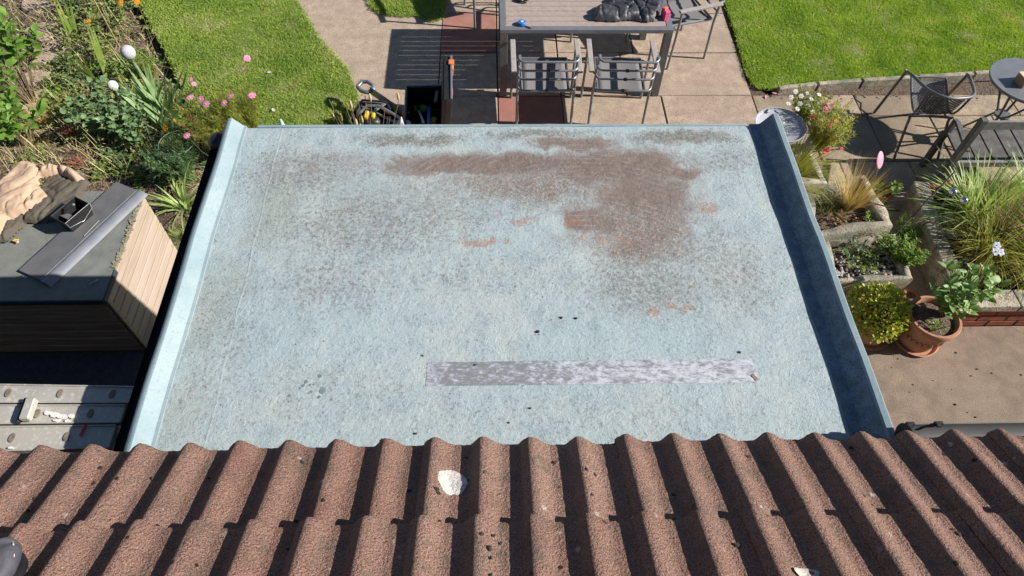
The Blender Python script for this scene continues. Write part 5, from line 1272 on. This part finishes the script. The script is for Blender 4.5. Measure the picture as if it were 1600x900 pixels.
# dry seed heads and grass just beyond the roof edge
dh = thing('dry_flower_stems', 'dry brown seed heads rising beyond the far roof edge in front of the tools', 'plant', (-1.05, 4.42, 0))
for k in range(26):
    a = random.uniform(-.22, .30); hgt = random.uniform(.45, .75); tipp = Vector((a * 1.3, random.uniform(-.05, .10), hgt)); MB().tube([(a * .3, 0, 0), (a * .8, 0, hgt * .5), tipp], .003, 5).build('stem', 'twig' if k % 2 else 'stem', dh)
    if k % 3 == 0: MB().lathe([(0, 0), (.010, .02), (.012, .05), (.008, .08), (0, .095)], tuple(tipp), 10).build('seed_head', 'straw', dh, smooth=True)
stuff(MB().build('x', 'straw')) if False else None
bq = MB()
for k in range(60): bq.blade((random.uniform(-.15, .2), random.uniform(-.05, .05), 0), unit(random.uniform(0, 6.28), random.uniform(1.0, 1.5)), random.uniform(.4, .62), .007, .3, 4)
stuff(bq.build('leaves', 'weed', dh))

# --- right side plants
bl2, tips = feathery('pinks', 'fine leaved planter flowers with white blossom and red blooms behind the tray', 'flower', tuple(gm(1290, 212, .62, .46)), .42, .22, 90, 'sedge_y', 26, .075, .0042)
wp, _ = feathery('daisy_plant', 'sprawling leafy stems carrying the small white blossoms beyond the round tray', 'flower', tuple(gm(1258, 172, .66, .46)), .36, .16, 60, 'cosmos', 22, .06, .005)
for px, py in ((1243, 143), (1252, 150), (1262, 146), (1236, 152), (1268, 155), (1276, 160), (1250, 162), (1262, 166), (1232, 162), (1280, 148), (1246, 170), (1290, 170), (1270, 175)):
    flower(gp(px, py, .80) - bl2.location, .024, 'petal_white', bl2, 6)
for px, py, r in ((1286, 165, .024), (1300, 165, .022), (1291, 172, .02), (1270, 183, .018), (1296, 188, .024), (1306, 189, .02), (1297, 196, .018), (1292, 234, .03), (1288, 240, .022), (1315, 232, .016)):
    flower(gp(px, py, .80 if py < 200 else .6) - bl2.location, r, 'petal_red', bl2, 6, 'petal_red')
tuft('planter_grass', 'fine olive grass spilling over the pale stone planter', 'grass tuft', (2.42, 3.90, .46), 700, .36, .004, 'sedge_y', 1, 1.0, 5, rbase=.17)
tuft('blond_grass', 'blond feather grass standing in the weathered stone trough', 'grass tuft', tuple(at(1325, 322, .34)[:2]) + (.33,), 300, .42, .004, 'dry', 1, .35, 5, lean=(.15, .25), rbase=.05, emin=.8)
tuft('trough_grass', 'low green and brown tuft at the left of the weathered trough', 'grass tuft', tuple(at(1298, 325, .34)[:2]) + (.33,), 160, .16, .003, 'weed', 1, .8, 4, rbase=.09)
bushy('sedum', 'reddish succulent rosettes in the near end of the weathered trough', 'plant', tuple(at(1325, 350, .34)[:2]) + (.31,), .06, .17, 24, 260, .020, .012, 'redleaf', False)
bushy('sedum', 'yellow green succulents beside the reddish rosettes', 'plant', tuple(at(1362, 345, .34)[:2]) + (.31,), .09, .09, 14, 130, .022, .012, 'fern', False)
# pink paddle ornament
pk = thing('pink_paddle', 'pink petal shaped ornament on a stick by the blond grass', 'ornament', (at(1378, 275, .3).x, at(1378, 275, .3).y, .1)); tp_ = at(1375, 250, .62) - Vector(pk.location)
b = MB(); b.ball((0, 0, 0), .07, 3, .55, .10, 1.0); o = b.build('petal', 'petal_pale', pk, smooth=True); o.location = tp_; o.rotation_euler = (-.7, .25, .3)
MB().tube([(0, 0, 0), tp_], .004, 6).build('stick', 'twig', pk)
bushy('seedling_plant', 'light green rounded leaves in the small pot behind the troughs', 'plant', (3.36, 3.98, .14), .14, .12, 10, 60, .045, .032, 'bush', True)
# lower trough alpine plants
bushy('alpine_plant', 'grey green alpine cushion with mauve specks at the left of the low trough', 'plant', tuple(at(1330, 392, .30)[:2]) + (.27,), .10, .14, 24, 260, .020, .007, 'rose', False)
bushy('alpine_plant', 'green needle leaved plant in the middle of the low trough', 'plant', tuple(at(1365, 400, .30)[:2]) + (.27,), .12, .09, 20, 200, .022, .006, 'weed', False)
ca, _ = feathery('ferny_plant', 'bright green ferny plant overhanging the right end of the low trough', 'plant', tuple(at(1408, 408, .30)[:2]) + (.25,), .22, .13, 40, 'fern', 26, .045, .008)
feathery('ferny_plant', 'green feathery plant between the weathered trough and the coping', 'plant', tuple(at(1412, 372, .1)[:2]) + (.0,), .30, .13, 40, 'fern', 20, .05, .005)
bushy('alpine_plant', 'low mixed green mat filling the near side of the low trough', 'plant', tuple(at(1350, 415, .30)[:2]) + (.26,), .08, .16, 26, 320, .020, .010, 'weed', False, squash=.6)
bushy('alpine_plant', 'fresh green mat at the back of the low trough', 'plant', tuple(at(1385, 385, .30)[:2]) + (.27,), .12, .12, 26, 320, .022, .010, 'fern', False)
tuft('trough_grass', 'short green tuft at the right of the weathered trough', 'grass tuft', tuple(at(1370, 325, .34)[:2]) + (.32,), 120, .12, .004, 'weed', 1, .8, 4, rbase=.06)
pts = []
while len(pts) < 240:
    q = at(random.uniform(1300, 1415), random.uniform(395, 432), .28); pts.append((q.x, q.y, .275))
scatter('gravel', pts, (.005, .014), 'pebble', 'pale gravel topping in the low stone trough', 'gravel')
# heather specks
mv = MB()
for _ in range(60):
    q = at(random.uniform(1305, 1350), random.uniform(375, 408), .36); mv.ball(q, .004, 1)
# rounded hebe
hb_ = dome('round_shrub', 'round yellow green shrub with reddish tips in a pot beside the low trough', 'shrub', (2.845, 2.70, .20), .25, .225, 2600, .030, .017, 'hebe')
# tall potted plant
bp = bushy('potted_plant', 'tall green leafy plant growing from the large terracotta pot', 'plant', (3.29, 2.64, .26), .60, .22, 34, 296, .080, .044, 'bushpot', True, 'stem', up=.5, shell=.3)
bf = thing('blue_flower', 'pale blue flower cluster above the tall potted plant', 'flower', (3.56, 2.78, .25)); q = at(1558, 388, .80) - Vector(bf.location)
MB().tube([(0, 0, 0), q * .6, q], .003, 5).build('stem', 'stem', bf)
for k in range(5): flower(q + Vector((random.uniform(-.035, .035), random.uniform(-.035, .035), random.uniform(-.02, .02))), .03, 'petal_blue', bf, 5)
bushy('yellow_plant', 'small yellow leaved seedling at the base of the tall potted plant', 'plant', (3.17, 2.50, .29), .08, .07, 6, 40, .026, .016, 'fern', False)
# raised bed grasses
tuft('variegated_grass', 'arching pale variegated grass at the back of the raised bed', 'grass tuft', (3.98, 3.62, .24), 380, .54, .013, 'sedge', 1, 1.0, 6, rbase=.14)
tuft('variegated_grass', 'second pale variegated grass at the right edge of the raised bed', 'grass tuft', (4.50, 3.66, .24), 300, .52, .013, 'sedge', 1, 1.0, 6, rbase=.14)
for cx, cy, lb in ((3.98, 3.28, 'centre'), (4.28, 3.10, 'front right'), (4.45, 3.40, 'right edge')):
    tuft('yellow_grass', 'dense yellow green arching grass at the %s of the raised bed' % lb, 'grass tuft', (cx, cy, .24), 800, .48, .0065, 'sedge_y', 1, 1.3, 6, rbase=.16)
tuft('yellow_grass', 'thin brownish grass at the near left of the raised bed', 'grass tuft', (3.80, 3.16, .24), 120, .38, .004, 'dry', 1, 1.2, 5, rbase=.08)
bushy('border_plant', 'dark low foliage beside the pale stones of the raised bed', 'plant', (3.74, 3.42, .23), .16, .16, 20, 220, .03, .012, 'darkgreen', False)
bushy('border_plant', 'dark low foliage behind the silver balls', 'plant', (3.78, 3.75, .23), .16, .14, 20, 200, .03, .012, 'darkgreen', False)
bushy('dry_seed_plant', 'brown seeded stems rising through the yellow grass', 'plant', (4.0, 3.35, .26), .52, .22, 26, 200, .014, .010, 'redleaf', False, 'twig', shell=.7)
# silver balls on wires
for px, py, lb in ((1489, 300, 'silver ball on a wire in the raised bed, left of two'), (1506, 313, 'silver ball on a wire in the raised bed, right of two')):
    c = at(px, py, .62); t = thing('silver_ball', lb, 'ornament', (c.x, c.y, .2)); MB().ball((0, 0, .42), .031, 3).build('ball', 'mirror', t, smooth=True); MB().tube([(0, 0, 0), (.005, .01, .4)], .002, 5).build('wire', 'steel', t)
a, b_ = at(1397, 368, .28), at(1492, 268, .75); o = MB().tube([(0, 0, 0), (b_ - a)], .006, 8).build('metal_stake', 'bench', smooth=50); o.location = a; tag(o, 'long thin dark stake leaning across the troughs towards the bench', 'stake')
# leaves fallen on lawns and paving
for px, py, m_ in ((424, 113, 'petal_white'), (426, 169, 'petal_white'), (1198, 149, 'petal_pink'), (1206, 145, 'petal_pale')):
    o = MB().leaf((0, 0, 0), (1, .2, .1), .05, .032, (0, 0, 1), .3).build('fallen_petal', m_); o.location = at(px, py, .04 if px < 500 else .01); o.rotation_euler = (0, 0, px)
    tag(o, {424: 'tiny pale leaf lying on the left lawn, upper', 426: 'pale leaf lying on the left lawn, lower', 1198: 'pink petal on the paving below the right lawn corner', 1206: 'paler petal beside the pink one on the paving'}[px], 'leaf')
